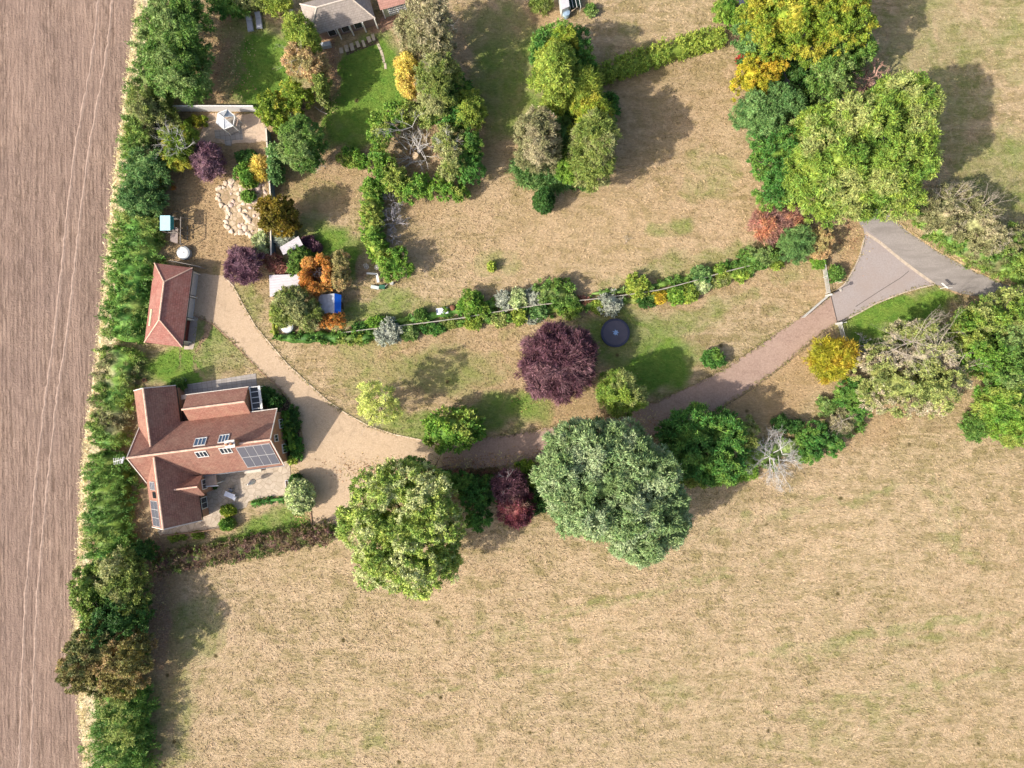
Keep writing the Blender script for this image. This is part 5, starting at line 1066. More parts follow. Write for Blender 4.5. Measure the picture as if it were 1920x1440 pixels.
tree('tree', 'red purple spiky shrub tree jutting into the paddock', 'tree', [(968, 955, 31, 33)], 5, .3, m['reddark'], 'spiky', size=.7, twigs=(TWIGP, [(968, 952, 4.9, 1.7, 8)]))
shrub('shrub', 'small green shrub left of the near black purple tree', 'shrub', [(918, 905, 14, 14)], 2, m['mid'], 'bushy')
shrub('shrub', 'yellow bronze shrub strip left of the huge silvery tree', 'shrub', [(1000, 895, 14, 24), (985, 875, 18, 10)], 2.2, m['olivegold'], 'bushy')
shrub('shrub', 'dark green shrub at the left foot of the huge silvery tree', 'shrub', [(1012, 940, 22, 24)], 2.6, m['dark'], 'broad')
shrub('shrub', 'orange brown leaf litter and ferns in the border just south of the drive', 'undergrowth', [(860, 888, 34, 7), (920, 886, 34, 6)], .4, m['russet'], 'bushy', core=.5)
tree('tree', 'round dark purple tree in the middle of the front lawn', 'tree', [(1040, 655, 54, 44), (1055, 690, 56, 56), (1020, 695, 42, 46), (1075, 660, 38, 44)], 7.5, 1.4, m['purple'], 'spiky', dens=2.2, core=.78, size=.8, twigs=(plain('purple_twigs', (.26, .15, .16), .9), [(1055, 685, 7.4, 3.6, 9)]))
tree('tree', 'round lime green tree beside the bend of the driveway', 'tree', [(1168, 738, 44, 43)], 8.5, .6, m['lime'], 'shaggy', size=.8, dens=1.3, core=.86)
tree('tree', 'dense rounded green shrub tree on the drive edge with a darker top', 'tree', [(838, 808, 46, 42), (872, 802, 34, 36)], 6, .2, m['bright'], 'bushy', size=1.4, dens=1.1, core=.86)
tree('tree', 'thin pale yellow green weeping tree on the lawn by the gravel yard', 'tree', [(700, 742, 30, 28, 10.5), (712, 768, 38, 26, 8), (695, 762, 26, 24, 5)], 10.5, 1.2, m['airy'], 'shaggy', dens=.24, core=0, size=.8, twigs=(TWIG, [(712, 765, 4, 2.6, 10), (722, 748, 6, 2.2, 8), (700, 775, 3, 2.2, 8)]))
tree('tree', 'small round ferny dark green bush alone on the lawn north of the drive', 'tree', [(1340, 671, 22, 17)], 2.0, 0, m['deep'], 'bushy')
# --- house garden
hedge('hedge', 'clipped narrow green hedge along the east gable wall of the house', 'hedge', [(531, 772, 17), (537, 800, 17), (546, 848, 17)], 1.7, m['bright'], 'clipped', .05, 1.0, boxy=True)
shrub('shrub', 'dark green shrubs massed beside the glazed lean-to of the house', 'shrub', [(497, 742, 16, 16), (515, 755, 14, 14)], 1.6, m['dark'], 'bushy')
shrub('shrub', 'dark green rounded shrub in the border east of the clipped house hedge', 'shrub', [(550, 790, 12, 26)], 1.4, m['dark'], 'bushy')
shrub('shrub', 'green leafy shrub at the south tip of the border by the house', 'shrub', [(556, 840, 11, 20)], 1.1, m['deep'], 'bushy')
shrub('shrub', 'small yellow green shrub beside the patio corner', 'shrub', [(548, 862, 9, 6)], .8, m['limey'], 'bushy')
shrub('shrub', 'small dark green ball above the variegated round bush', 'shrub', [(553, 901, 10, 10)], 2.0, m['dark'], 'clipped')
tree('tree', 'oval pale variegated bush at the corner between patio and gravel yard', 'tree', [(560, 932, 25, 31)], 3.4, .0, m['varieg'], 'clipped', core=.88, dens=1.2, size=1.2)
shrub('shrub', 'clipped ball shrub at the patio edge, northern of the pair', 'shrub', [(426, 958, 13, 9)], 1.2, m['olivegold'], 'clipped')
shrub('shrub', 'clipped ball shrub with long shadow at the terrace corner, southern of the pair', 'shrub', [(424, 984, 13, 11)], 1.6, m['bright'], 'clipped')
hedge('hedge', 'very low clipped box edging along the south patio', 'hedge', [(468, 946, 9), (500, 939, 9), (540, 935, 9)], .5, m['deep'], 'clipped', .1, 1.0, boxy=True)
shrub('shrub', 'small round shrub on the north side of the house by the patio corner', 'shrub', [(333, 722, 12, 9)], 1.4, m['mid'], 'bushy')
shrub('shrub', 'low flowering plants along the brown terrace rail', 'shrub', [(335, 1008, 12, 4), (370, 1004, 10, 4), (322, 1011, 8, 4)], .5, m['limey'], 'bushy')
# --- garden with the rockery
tree('tree', 'weeping olive yellow tree with bare pale branches near the gazebo', 'tree', [(335, 262, 34, 32), (332, 288, 30, 28)], 5.5, .5, m['olivegold'], 'shaggy', size=.8, twigs=(DEADW, [(325, 262, 5.6, 2.0, 8), (345, 275, 5.2, 1.8, 6)]))
tree('tree', 'round plum purple bush right of the weeping tree with pale branches', 'tree', [(386, 300, 27, 32)], 4.2, .5, m['plum'], 'spiky', size=.65, dens=1.3)
tree('tree', 'round plum purple bush at the top of the gravel drive', 'tree', [(455, 496, 32, 35)], 4.5, .6, m['plum'], 'spiky', size=.65, dens=1.4)
shrub('shrub', 'bright yellow green shrub on the rockery edge below the round pot', 'shrub', [(455, 322, 18, 20), (462, 338, 14, 10)], 2.4, m['bright'], 'bushy')
shrub('shrub', 'spiky yellow ornamental shrub against the blue grey fence', 'shrub', [(488, 314, 15, 21)], 2.2, m['yellow'], 'spiky', size=.7)
tree('tree', 'dark green undergrowth tree joining the upper and lower halves of the central conifer group', 'tree', [(1068, 200, 40, 30), (1140, 200, 22, 26), (1060, 290, 24, 26)], 3.5, .1, m['deep'], 'broad')
shrub('shrub', 'dark green low shrub in the shade above the yellow green rockery shrub', 'shrub', [(462, 294, 20, 14)], 1.2, m['dark'], 'bushy')
shrub('shrub', 'small dark dome of a plant in the middle of the rockery', 'shrub', [(464, 367, 12, 10)], 1.2, m['deep'], 'clipped')
shrub('shrub', 'pale green round shrub between the rockery and the short blue grey fence', 'shrub', [(487, 455, 17, 21)], 2.4, m['varieg'], 'bushy')
tree('tree', 'dense bronze olive conifer astride the line of the blue grey fence', 'tree', [(517, 392, 36, 28), (516, 412, 33, 25)], 7, .2, m['bronze'], 'bushy', size=1.3, dens=1.2, core=.86)
shrub('shrub', 'low olive plants at the foot of the white wall left of the gazebo', 'shrub', [(368, 226, 20, 9)], .9, m['olivegold'], 'bushy')
# --- shed corner
shrub('shrub', 'spiky white leaved plant left of the tilted white shed roof', 'shrub', [(532, 443, 13, 13)], 1.6, m['white'], 'spiky', size=.8, dens=.8, core=.4)
shrub('shrub', 'rusty red and green shrub below the short blue grey fence', 'shrub', [(508, 490, 14, 16), (528, 505, 14, 12)], 1.8, m['russet'], 'bushy')
tree('tree', 'mid green bush between the two white shed roofs', 'tree', [(556, 482, 22, 20), (555, 505, 16, 14)], 3.2, .1, m['mid'], 'broad', size=.7)
tree('tree', 'orange conifer with a hollow grey centre beside the pale shed roof', 'tree', [(572, 520, 11, 22), (590, 540, 18, 10), (614, 520, 11, 22), (604, 487, 12, 10), (580, 494, 12, 10), (593, 508, 12, 16, 2.0)], 4.4, .1, m['orange'], 'broad', size=.55, dens=1.5, core=.6, twigs=(DEADW, [(593, 508, 2.6, 1.0, 9)]))
tree('tree', 'pale tan conifer right of the hollow orange conifer', 'tree', [(637, 492, 18, 22), (636, 522, 17, 20)], 4.5, .1, m['tan'], 'broad', size=.55, dens=1.3)
tree('tree', 'broad olive green tree between the pale shed roof and the blue shed', 'tree', [(545, 565, 38, 30), (530, 590, 26, 20), (570, 590, 28, 24)], 5.5, .3, m['olive'], 'fan', size=.8, dens=1.2)
tree('tree', 'small orange brown conifer just below the blue shed', 'tree', [(614, 602, 20, 14), (632, 600, 14, 14)], 3, .1, m['orange'], 'broad', size=.5, dens=1.3)
shrub('shrub', 'purple grey shrub right of the tilted white shed roof', 'shrub', [(578, 452, 13, 8), (592, 462, 12, 8)], 1.0, m['plum'], 'bushy')
hedge('hedge', 'mixed green and yellow border along the bottom of the shed corner', 'hedge', [(515, 632, 18), (560, 634, 26), (600, 630, 30), (640, 634, 26), (700, 632, 22)], 1.3, m['belt'], 'bushy', .5, .9, size=1.3)
hedge('hedge', 'thin green strip of planting left of the white roofed water tank', 'hedge', [(512, 575, 8), (511, 600, 9), (514, 630, 12)], 1.0, m['limey'], 'bushy', .3)
# --- shrubs along the long rail fence, each described by its neighbours
FS = [(728, 622, 24, 24, 2.4, 'silvery', 'silver leaved round shrub on the south side of the long fence near its west end'),
 (705, 605, 16, 10, 1.4, 'bright', 'lime green shrub on the north side of the fence behind the silver shrub'),
 (765, 622, 16, 14, 1.4, 'mid', 'leafy green shrub on the south side just right of the silver shrub'),
 (790, 592, 12, 12, 1.5, 'mid', 'small green shrub north of the fence left of the two dark chairs'),
 (812, 615, 20, 10, 1.0, 'deep', 'low dark green shrub south of the fence below the dark chairs'),
 (842, 606, 14, 8, .8, 'olive', 'low olive plants south of the fence left of the first yellow green ball'),
 (888, 604, 14, 13, 1.3, 'limey', 'first yellow green ball south of the fence counting from the white table'),
 (884, 568, 24, 22, 2.8, 'bright', 'large bright green shrub north of the fence right of the white table'),
 (905, 582, 12, 12, 1.8, 'lime', 'small lime shrub overlapping the large bright green shrub by the fence'),
 (934, 599, 14, 12, 1.3, 'lime', 'second ball shrub south of the fence, lime and looser than its neighbours'),
 (945, 562, 14, 16, 1.8, 'silvery', 'grey leaved shrub north of the fence left of the pale yellow dome'),
 (971, 561, 16, 18, 2.3, 'varieg', 'pale yellow dome shaped shrub north of the fence'),
 (973, 594, 13, 14, 1.4, 'limey', 'third yellow green ball south of the fence, below the pale yellow dome'),
 (1000, 557, 14, 16, 1.8, 'silvery', 'grey pink shrub north of the fence right of the pale yellow dome'),
 (1012, 585, 14, 14, 1.4, 'bluegreen', 'blue green shrub south of the fence above the purple tree'),
 (998, 600, 14, 6, .7, 'silvery', 'low grey cushion plant at the lawn edge above the purple tree'),
 (1040, 545, 34, 24, 3.2, 'mid', 'largest shrub on the north side of the fence, soft mid green'),
 (1062, 562, 22, 18, 2.2, 'mid', 'green shrub leaning on the fence at the right foot of the largest shrub'),
 (1068, 583, 22, 12, 1.4, 'lime', 'lime shrub south of the fence to the right above the purple tree'),
 (1145, 568, 20, 20, 2.2, 'silvery', 'white grey leaved bush astride the fence above the trampoline'),
 (1122, 574, 10, 11, 1.2, 'limey', 'small yellow green shrub left of the white grey bush'),
 (1197, 535, 20, 20, 2.4, 'limey', 'rounded yellow shrub north of the fence right of the trampoline'),
 (1210, 567, 16, 8, .9, 'dark', 'low dark green shrub south of the fence under the yellow shrub'),
 (1237, 557, 11, 11, 1.3, 'gold', 'small golden ball shrub south of the fence'),
 (1268, 553, 15, 16, 1.7, 'bright', 'dark centred green ball shrub right of the golden ball'),
 (1294, 550, 14, 16, 1.7, 'limey', 'yellow green shrub right of the dark centred ball on the fence'),
 (1318, 535, 13, 11, 1.4, 'varieg', 'pale variegated shrub south of the fence between the green shrubs'),
 (1315, 514, 16, 14, 1.8, 'bluegreen', 'blue green shrub north of the fence above the pale variegated shrub'),
 (1354, 507, 14, 12, 1.5, 'bright', 'bright green shrub on the fence line left of the last shrubs'),
 (1345, 530, 22, 7, .7, 'olive', 'low brownish green growth south of the fence near its east end'),
 (1390, 515, 13, 11, 1.2, 'lime', 'small lime shrub south of the fence below the rounded east end shrub'),
 (1400, 503, 14, 9, 1.2, 'mid', 'small mid green shrub touching the rail at the east end of the fence'),
 (672, 632, 14, 8, .9, 'limey', 'yellow flowering plants at the far west end of the long fence'),
 (1095, 563, 14, 6, .6, 'russet', 'low russet plants in the dark gap between the largest shrub and the white grey bush')]
for x, y, rx, ry, h, mm, lb in FS:
    rx *= 1.15; ry *= 1.15
    shrub('shrub', lb, 'shrub', [(x, y, rx, ry)], h, m[mm], 'bushy', group='shrubs along the long rail fence', core=.82)
shrub('shrub', 'tiny yellow green conifer alone on the dry lawn with a thin shadow', 'shrub', [(922, 499, 6, 8)], 1.3, m['limey'], 'bushy')
bare_tree('dead_shrub', 'bare sapling lying near the middle of the dry lawn', 'dead shrub', 1175, 452, 14, 1.2, TWIG, 4, 2)

hedge('undergrowth', 'mixed low planting along the south foot of the long rail fence', 'undergrowth', [(655, 630, 18), (740, 619, 16), (830, 611, 16), (930, 596, 20), (1060, 577, 18), (1160, 566, 18), (1240, 555, 18), (1320, 532, 20), (1400, 508, 22), (1445, 492, 18)], .75, m['belt'], 'bushy', .9, .7, size=1.2)
hedge('undergrowth', 'mixed low planting along the north foot of the long rail fence, western half', 'undergrowth', [(660, 615, 10), (740, 603, 14), (800, 594, 18), (870, 577, 22), (960, 566, 24), (1080, 552, 24)], .9, m['deep'], 'bushy', .9, .7, size=1.2)
hedge('undergrowth', 'mixed low planting along the north foot of the long rail fence, eastern half', 'undergrowth', [(1110, 550, 10), (1200, 541, 14), (1270, 526, 14), (1340, 507, 18), (1410, 486, 20), (1470, 470, 18)], .9, m['mid'], 'bushy', .9, .7, size=1.2)
hedge('undergrowth', 'dense dark growth filling the row between the two huge trees south of the drive', 'undergrowth', [(860, 905, 30), (900, 925, 50), (950, 925, 60), (1010, 925, 60)], 1.6, m['dark'], 'bushy', .6, .8, size=1.3)
hedge('undergrowth', 'low green growth in the south hedge row behind the white dead tree', 'undergrowth', [(1400, 870, 30), (1440, 850, 50), (1500, 835, 44), (1570, 815, 44), (1625, 770, 40)], 1.4, m['mid'], 'bushy', .6, .8, size=1.3)

hedge('hedge', 'dense green hedge base linking the upper trees of the western belt', 'hedge', [(300, 10, 70), (285, 120, 76), (270, 220, 72), (262, 300, 76), (255, 392, 84)], 3.0, m['mid'], 'shaggy', .4, 1.0)
hedge('hedge', 'dense green hedge base linking the lower trees of the western belt', 'hedge', [(205, 1030, 92), (200, 1100, 100), (198, 1180, 100), (205, 1280, 96)], 3.0, m['deep'], 'shaggy', .4, 1.0)
# ================================================================ garden things
# trampoline
tx, ty = G(1154, 624, .85); tr_ = empty('trampoline', (tx, ty, 0), 'round dark trampoline with a pale blue star shaped patch on the front lawn', 'trampoline')
NAVY = plain('navy_padding', (.045, .05, .085), .6, var=.15); MAT = plain('trampoline_mat', (.095, .088, .115), .7, var=.12, scale=1.5)
MB().lathe((tx, ty, 0), [(1.78, .68), (1.80, .84), (1.72, .885), (1.52, .885), (1.50, .85)], 48, cap=False).build('pad', NAVY, tr_, smooth=False)
MB().lathe((tx, ty, 0), [(1.53, .855), (1.53, .87), (.8, .862), (.01, .858)], 48).build('mat', MAT, tr_)
MB().lathe((tx, ty, 0), [(1.74, .02), (1.76, .70)], 48, cap=False).build('skirt', plain('dark_skirt', (.03, .035, .06), .8), tr_)
sp_ = []
for i in range(14):
    a = math.pi*i/7; rr_ = (.42 if i % 2 == 0 else .22)*(1+.15*math.sin(i*2.3)); sp_.append((tx+.03+rr_*math.cos(a), ty+.02+rr_*math.sin(a), .885))
MB().slab(sp_, .01).build('star_patch', plain('pale_blue_patch', (.27, .40, .62), .6), tr_)
for i in range(6):
    a = math.pi*i/3+.3; MB().tube([(tx+1.7*math.cos(a), ty+1.7*math.sin(a), 0), (tx+1.7*math.cos(a), ty+1.7*math.sin(a), .7)], .03, 6).build('leg', ALU, tr_)
# climbing frame with blue roofed tower, platform and swing
cf = empty('climbing_frame', (*G(322, 420), 0), 'wooden climbing frame tower with a pale blue roof, deck and swing', 'climbing frame')
WOODF = plain('frame_timber', (.27, .24, .21), .85, var=.2); TEAL = plain('teal_canvas', (.03, .26, .27), .7, var=.1); SKYB = plain('sky_blue_canvas', (.42, .72, .80), .6, var=.06)
def PX(px, py, z): return (*G(px, py, z), z)
rf = MB(); rf.slab([PX(300, 404, 2.9), PX(319, 404, 2.9), PX(319, 432, 2.9), PX(300, 432, 2.9)], .05); rf.build('roof_canvas', SKYB, cf)
rf = MB(); rf.slab([PX(319, 404, 2.88), PX(326, 406, 2.2), PX(326, 431, 2.2), PX(319, 432, 2.88)], .04); rf.build('roof_flap', TEAL, cf)
pst = [PX(301, 405, 2.9), PX(324, 405, 2.9), PX(324, 431, 2.9), PX(301, 431, 2.9)]
m_ = MB()
for q in pst: m_.beam((q[0], q[1], 0), (q[0], q[1], 2.85), .1)
m_.beam((pst[0][0], pst[0][1], 1.3), (pst[1][0], pst[1][1], 1.3), .1); m_.beam((pst[3][0], pst[3][1], 1.3), (pst[2][0], pst[2][1], 1.3), .1); m_.build('tower_frame', WOODF, cf)
MB().slab([PX(301, 405, 1.25), PX(326, 405, 1.25), PX(326, 431, 1.25), PX(301, 431, 1.25)], .06).build('tower_deck', WOODF, cf)
MB().slab([PX(320, 424, 1.1), PX(334, 427, 1.1), PX(333, 457, 1.1), PX(319, 452, 1.1)], .06).build('platform', plain('grey_decking', (.33, .27, .245), .85, var=.15), cf)
m_ = MB()
for px, py in ((320, 425), (333, 428), (332, 456), (320, 451)): q = PX(px, py, 1.1); m_.beam((q[0], q[1], 0), (q[0], q[1], 1.1), .09)
m_.build('platform_frame', WOODF, cf)
m_ = MB(); a, b = PX(339, 407, 2.2), PX(338, 456, 2.2); m_.tube([a, b], .06, 8)
for q, s_ in ((a, 1), (b, -1)):
    for d in (-.55, .55): m_.tube([q, (q[0]+d, q[1]+.2*s_, 0)], .05, 6)
m_.build('swing_frame', WOODF, cf)
m_ = MB()
for f in (.3, .5, .7):
    q = Vector(a).lerp(Vector(b), f); 
    for d in (-.18, .18): m_.tube([(q[0], q[1]+d, 2.2), (q[0]+.1, q[1]+d, .5)], .012, 4)
    m_.box((q[0]+.1, q[1], .5), (.2, .45, .04))
m_.build('swing_seats', BLACK, cf)
m_ = MB(); cx_, cy_ = G(331, 408, 1.5); pts_ = [(cx_+.9*math.cos(t_), cy_+.75*math.sin(t_), 1.5) for t_ in np.linspace(.1, 2.9, 9)]; m_.tube(pts_, .05, 6); m_.build('hoop_rail', BLACK, cf)
# domed tanks
def dome(label, px, py, r0):
    x, y = G(px, py, .8); root = empty('water_tank', (x, y, 0), label, 'water tank', 'round white domed water tanks')
    MB().lathe((x, y, 0), [(r0, 0), (r0*1.02, .3), (r0, .6), (r0*.97, .7)], 40).build('tank_body', plain('grey_blue_plastic', (.40, .45, .50), .5) if 'grey_blue_plastic' not in bpy.data.materials else bpy.data.materials['grey_blue_plastic'], root, smooth=False)
    MB().lathe((x, y, 0), [(r0*.88, .7)]+[(r0*.88*math.cos(t_), .7+.16*math.sin(t_)) for t_ in np.linspace(.05, 1.5, 9)], 40).build('dome_lid', WHITE, root, smooth=True)
    MB().lathe((x+r0*.1, y, 0), [(.1, .84), (.1, .92)], 12).build('cap', ALU, root)
dome('round white domed water tank beside the trellis behind the garage', 342.5, 473.5, .82)
dome('round white domed water tank partly hidden under the olive tree by the fence corner', 537, 612, .80)
# hexagonal gazebo
gx, gy = G(421, 222, 2.6); gz = empty('gazebo', (gx, gy, 0), 'white and grey hexagonal gazebo standing on the shingle in front of the white wall', 'gazebo')
Rg = 1.2; hex_ = [(gx+Rg*math.cos(math.pi*i/3+.35), gy+Rg*math.sin(math.pi*i/3+.35)) for i in range(6)]; m_ = MB()
for i in range(6):
    a, b = hex_[i], hex_[(i+1) % 6]
    if i == 5: continue
    m_.slab([(*a, 2.25), (*b, 2.25), (gx, gy, 3.0)], .05)
m_.build('roof', plain('pale_gazebo_roof', (.52, .55, .60), .55, var=.08), gz)
m_ = MB()
for i in range(6): m_.beam((*hex_[i], 2.27), (gx, gy, 3.03), .09); m_.beam((*hex_[i], 2.25), (*hex_[(i+1) % 6], 2.25), .1)
m_.build('rafter', WHITE, gz)
for i in range(6): MB().beam((*hex_[i], 0), (*hex_[i], 2.25), .1).build('post', WHITE, gz)
MB().slab([(x*.97+gx*.03, y*.97+gy*.03, .12) for x, y in hex_], .1).build('floor', GREYW, gz)
m_ = MB(); m_.beam((*hex_[5], 1.9), (hex_[0][0]+.3, hex_[0][1]-.1, 2.0), .07); m_.beam((hex_[5][0]+.35, hex_[5][1], 2.15), (hex_[0][0]+.5, hex_[0][1]+.2, 2.2), .07); m_.build('side_frame', plain('tan_timber', (.5, .36, .28), .8), gz)
# sheds
def shed(label, corners, z, roofmat, wallmat, slope=0.0, name='shed'):
    """corners in photo px, seen at height z; slope lifts the first edge"""
    P = [G(x, y, z) for x, y in corners]; c = np.mean(P, 0); root = empty(name, (*c, 0), label, 'shed')
    hs = [z+slope, z+slope, z, z]; MB().slab([(*p_, h) for p_, h in zip(P, hs)], .07).build('roof', roofmat, root)
    Q = [(c[0]+(x-c[0])*.93, c[1]+(y-c[1])*.93) for x, y in P]; mb = MB()
    for i in range(4):
        j = (i+1) % 4; mb.poly([(*Q[i], 0), (*Q[j], 0), (*Q[j], hs[j]-.09), (*Q[i], hs[i]-.09)])
    mb.poly([(*Q[i], hs[i]-.09) for i in range(4)])
    mb.build('wall', wallmat, root)
    d0 = Vector((*Q[1], 0)); d1 = Vector((*Q[2], 0)); mid = (d0+d1)/2; dd = (d1-d0).normalized(); n_ = Vector((dd.y, -dd.x, 0))
    if (mid+n_-Vector((*c, 0))).length < (mid-n_-Vector((*c, 0))).length: n_ = -n_
    MB().box(mid+n_*.03+Vector((0, 0, .95)), (.8, .05, 1.8), math.atan2(dd.y, dd.x)).build('door', DARKW, root)
    return root
def corr(name, c):
    t = NT(name); p = t.pos(); w = t.n.new('ShaderNodeTexWave'); w.inputs['Scale'].default_value = 1.6; t.link(t.map(p, rot=(0, 0, R(4))), w.inputs[0]); w.bands_direction = 'Y'; w.inputs['Distortion'].default_value = .6
    n = t.noise(p, 1.5, 4, .7); t.col(t.mix(t.ramp(n, [(.35, 0), (.7, .6)]), c, [x*.8 for x in c])); t.bump(w.outputs[1], .4, .05); return t.m
ROOFW = corr('pale_sheet_roof', (.60, .57, .61)); WALLD = plain('shed_boards', (.22, .20, .19), .85, var=.2)
shed('small shed with a tilted pale lilac white roof among the shrubs east of the fence', [(525, 464), (560, 443), (568, 459), (531, 478)], 2.0, ROOFW, WALLD, .12)
shed('long low shed with pale grey corrugated roof beside the hollow orange conifer', [(505, 516), (566, 514), (568, 533), (506, 557)], 2.0, ROOFW, WALLD, .1)
bs = empty('shed', (*G(617, 572), 0), 'small gabled shed with grey and vivid blue roof slopes', 'shed')
P = [PX(598, 553, 1.9), PX(627, 550, 2.35), PX(640, 553, 1.9), PX(639, 590, 1.9), PX(627, 587, 2.35), PX(596, 588, 1.9)]
MB().slab([P[0], P[1], P[4], P[5]], .06).build('roof_slope', plain('grey_felt', (.40, .43, .50), .8, var=.15), bs)
MB().slab([P[1], P[2], P[3], P[4]], .06).build('blue_roof_slope', plain('blue_sheeting', (.01, .115, .62), .45, var=.08), bs)
c_ = np.mean([p_[:2] for p_ in P], 0); MB().prism([tuple(c_+(np.array(p_[:2])-c_)*.9) for p_ in (P[0], P[2], P[3], P[5])], 0, 1.8).build('wall', WALLD, bs)
MB().box((P[3][0]-.1, (P[2][1]+P[3][1])/2, .9), (.06, .8, 1.6)).build('door', DARKW, bs)
# white roofed shed and awning at top
shed('white roofed narrow shed cut by the top edge beside dark garden frames', [(1044, -40), (1058, -45), (1068, 12), (1054, 18)], 2.2, ROOFW, WHITE, .0)
x, y = G(1062, 24, .9); wb = empty('water_butt', (x, y, 0), 'pale blue water butt at the foot of the white roofed shed', 'water butt'); MB().lathe((x, y, 0), [(.38, 0), (.44, .5), (.40, .95)], 20).build('barrel', plain('pale_blue_plastic', (.42, .60, .70), .4), wb); MB().lathe((x, y, 0), [(.42, .95), (.42, 1.0), (.1, 1.06)], 20).build('lid', plain('light_blue_lid', (.30, .42, .56), .4), wb)
fr = empty('fruit_cage', (*G(1078, 5), 0), 'dark netted frame with thin white poles right of the white roofed shed', 'fruit cage'); m_ = MB()
for px in (1066, 1072, 1079, 1086): m_.tube([PX(px-6, -30, 1.4), PX(px+3, 14, 1.4)], .03, 6)
for px, py in ((1060, -30), (1080, -30), (1069, 14), (1089, 12)): m_.tube([PX(px, py, 1.4), (*G(px, py, 1.4), 0)], .035, 6)
m_.build('poles', WHITE, fr); MB().slab([PX(1064, -30, 1.0), PX(1084, -32, 1.0), PX(1090, 10, 1.0), PX(1070, 14, 1.0)], .5).build('netting', plain('dark_netting', (.02, .045, .035), .95, var=.4, scale=5), fr)
hr = MB(); hr.beam(PX(1048, 38, .5), PX(1090, 8, .8), .1); tag(hr.build('handrail', plain('tan_rail', (.55, .44, .30), .8), None, PX(1050, 38, 0)), 'slanting tan handrail passing the pale blue water butt', 'handrail')
# dark shed roof in the wood, top edge
ds = empty('shed', (*G(1393, 2), 0), 'dark slate blue shed roof between the lime hedge bush and the gold tree', 'shed')
MB().slab([PX(1373, -60, 2.4), PX(1390, -60, 2.9), PX(1396, 16, 2.9), PX(1390, 24, 2.4)], .06).build('roof_slope', plain('dark_slate', (.035, .045, .075), .5, var=.2), ds)
MB().slab([PX(1390, -60, 2.9), PX(1414, -60, 2.4), PX(1410, 14, 2.4), PX(1396, 16, 2.9)], .06).build('roof_slope', plain('purple_slate', (.085, .075, .095), .5, var=.2), ds)
MB().prism([G(1376, -50), G(1410, -50), G(1406, 10), G(1388, 16)], 0, 2.3).build('wall', DARKW, ds)
# sun loungers
CUSH = plain('grey_cushion', (.36, .38, .44), .8, var=.08)
def lounger(label, px, py, rz):
    x, y = G(px, py, .4); root = empty('sun_lounger', (0, 0, 0), label, 'sun lounger', 'grey sun loungers')
    MB().box((0, -.25, .38), (.66, 1.3, .09)).build('seat_cushion', CUSH, root, bevel=.02)
    P_ = [(-.33, .4, .42), (.33, .4, .42), (.33, .98, .72), (-.33, .98, .72)]; MB().slab(P_, .09).build('backrest', CUSH, root)
    f = MB(); f.beam((-.35, -.92, .3), (-.35, .95, .3), .05); f.beam((.35, -.92, .3), (.35, .95, .3), .05); f.beam((-.35, -.92, .3), (.35, -.92, .3), .05); f.build('frame', ALU, root)
    for a_ in (-.33, .33):
        for b_ in (-.85, .8): MB().beam((a_, b_, 0), (a_, b_, .3), .05).build('leg', ALU, root)
    root.location = (x, y, 0); root.rotation_euler = (0, 0, R(rz)); return root
lounger('left one of the two grey sun loungers by the top hedge', 468, 44, 8); lounger('right one of the two grey sun loungers by the top hedge', 485, 39, 6)
# patio furniture
def table(label, px, py, rz, lx, ly, mt, chairs=0, h=.74, name='garden_table', cat='table'):
    x, y = G(px, py, h); root = empty(name, (0, 0, 0), label, cat); m_ = MB()
    n = max(2, int(ly/.14))
    for i in range(n): m_.box((0, -ly/2+ly*(i+.5)/n, h), (lx, ly/n*.92, .04))
    m_.build('tabletop', mt, root)
    for a_ in (-1, 1):
        for b_ in (-1, 1): MB().beam((a_*lx*.42, b_*ly*.42, 0), (a_*lx*.42, b_*ly*.42, h-.02), .06).build('leg', mt, root)
    root.location = (x, y, 0); root.rotation_euler = (0, 0, R(rz)); return root
PWH = plain('white_furniture', (.72, .76, .86), .5, var=.04)
table('pale blue white garden table in the shaded corner of the house patio', 430, 928.5, -22, 1.25, .62, PWH)
def chair(label, px, py, rz, mt, grp=None):
    x, y = G(px, py, .5); root = empty('garden_chair', (0, 0, 0), label, 'chair', grp)
    MB().box((0, 0, .44), (.46, .46, .05)).build('seat', mt, root, bevel=.01); m_ = MB().box((0, .22, .70), (.46, .05, .48)); m_.build('backrest', mt, root, bevel=.01)
    for a_ in (-.2, .2):
        for b_ in (-.2, .2): MB().beam((a_, b_, 0), (a_, b_, .44), .04).build('leg', mt, root)
        
    root.location = (x, y, 0); root.rotation_euler = (0, 0, R(rz)); return root
GF = plain('slate_furniture', (.18, .20, .24), .6)
chair('dark grey chair tucked behind the pale patio table', 432, 919, -15, GF)
chair('white chair at the lower right end of the pale patio table', 439, 934, -110, PWH)
ub = empty('patio_umbrella', (*G(472, 905), 0), 'closed white parasol leaning over its dark shadow on the sunny patio', 'parasol')
q = PX(468, 907, 1.6); MB().tube([PX(473, 903.5, 0), PX(470, 905.5, 1.2), (q[0]-.25, q[1]-.05, 2.3)], .035, 8).build('pole', GREYW, ub)
MB().tube([PX(475, 902, 1.0), PX(470, 905, 1.6), PX(464, 909, 2.35)], [.30, .26, .06], 10).build('canopy', WHITE, ub)
MB().lathe((*G(474, 903), 0), [(.35, .03), (.35, .1), (.1, .14)], 20).build('base', BLACK, ub)
bn = empty('bench', (*G(474, 882.5), 0), 'long pale stone bench against the south wall of the house', 'bench'); m_ = MB(); m_.box(PX(474, 883, .45), (2.1, .42, .08), R(7)); m_.build('seat', plain('stone_bench', (.66, .60, .52), .8), bn)
for px in (461, 487): MB().box((*G(px, 883+(474-px)*.12, .2), .2), (.2, .36, .4), R(7)).build('leg', bpy.data.materials['stone_bench'], bn)
pt = MB(); 
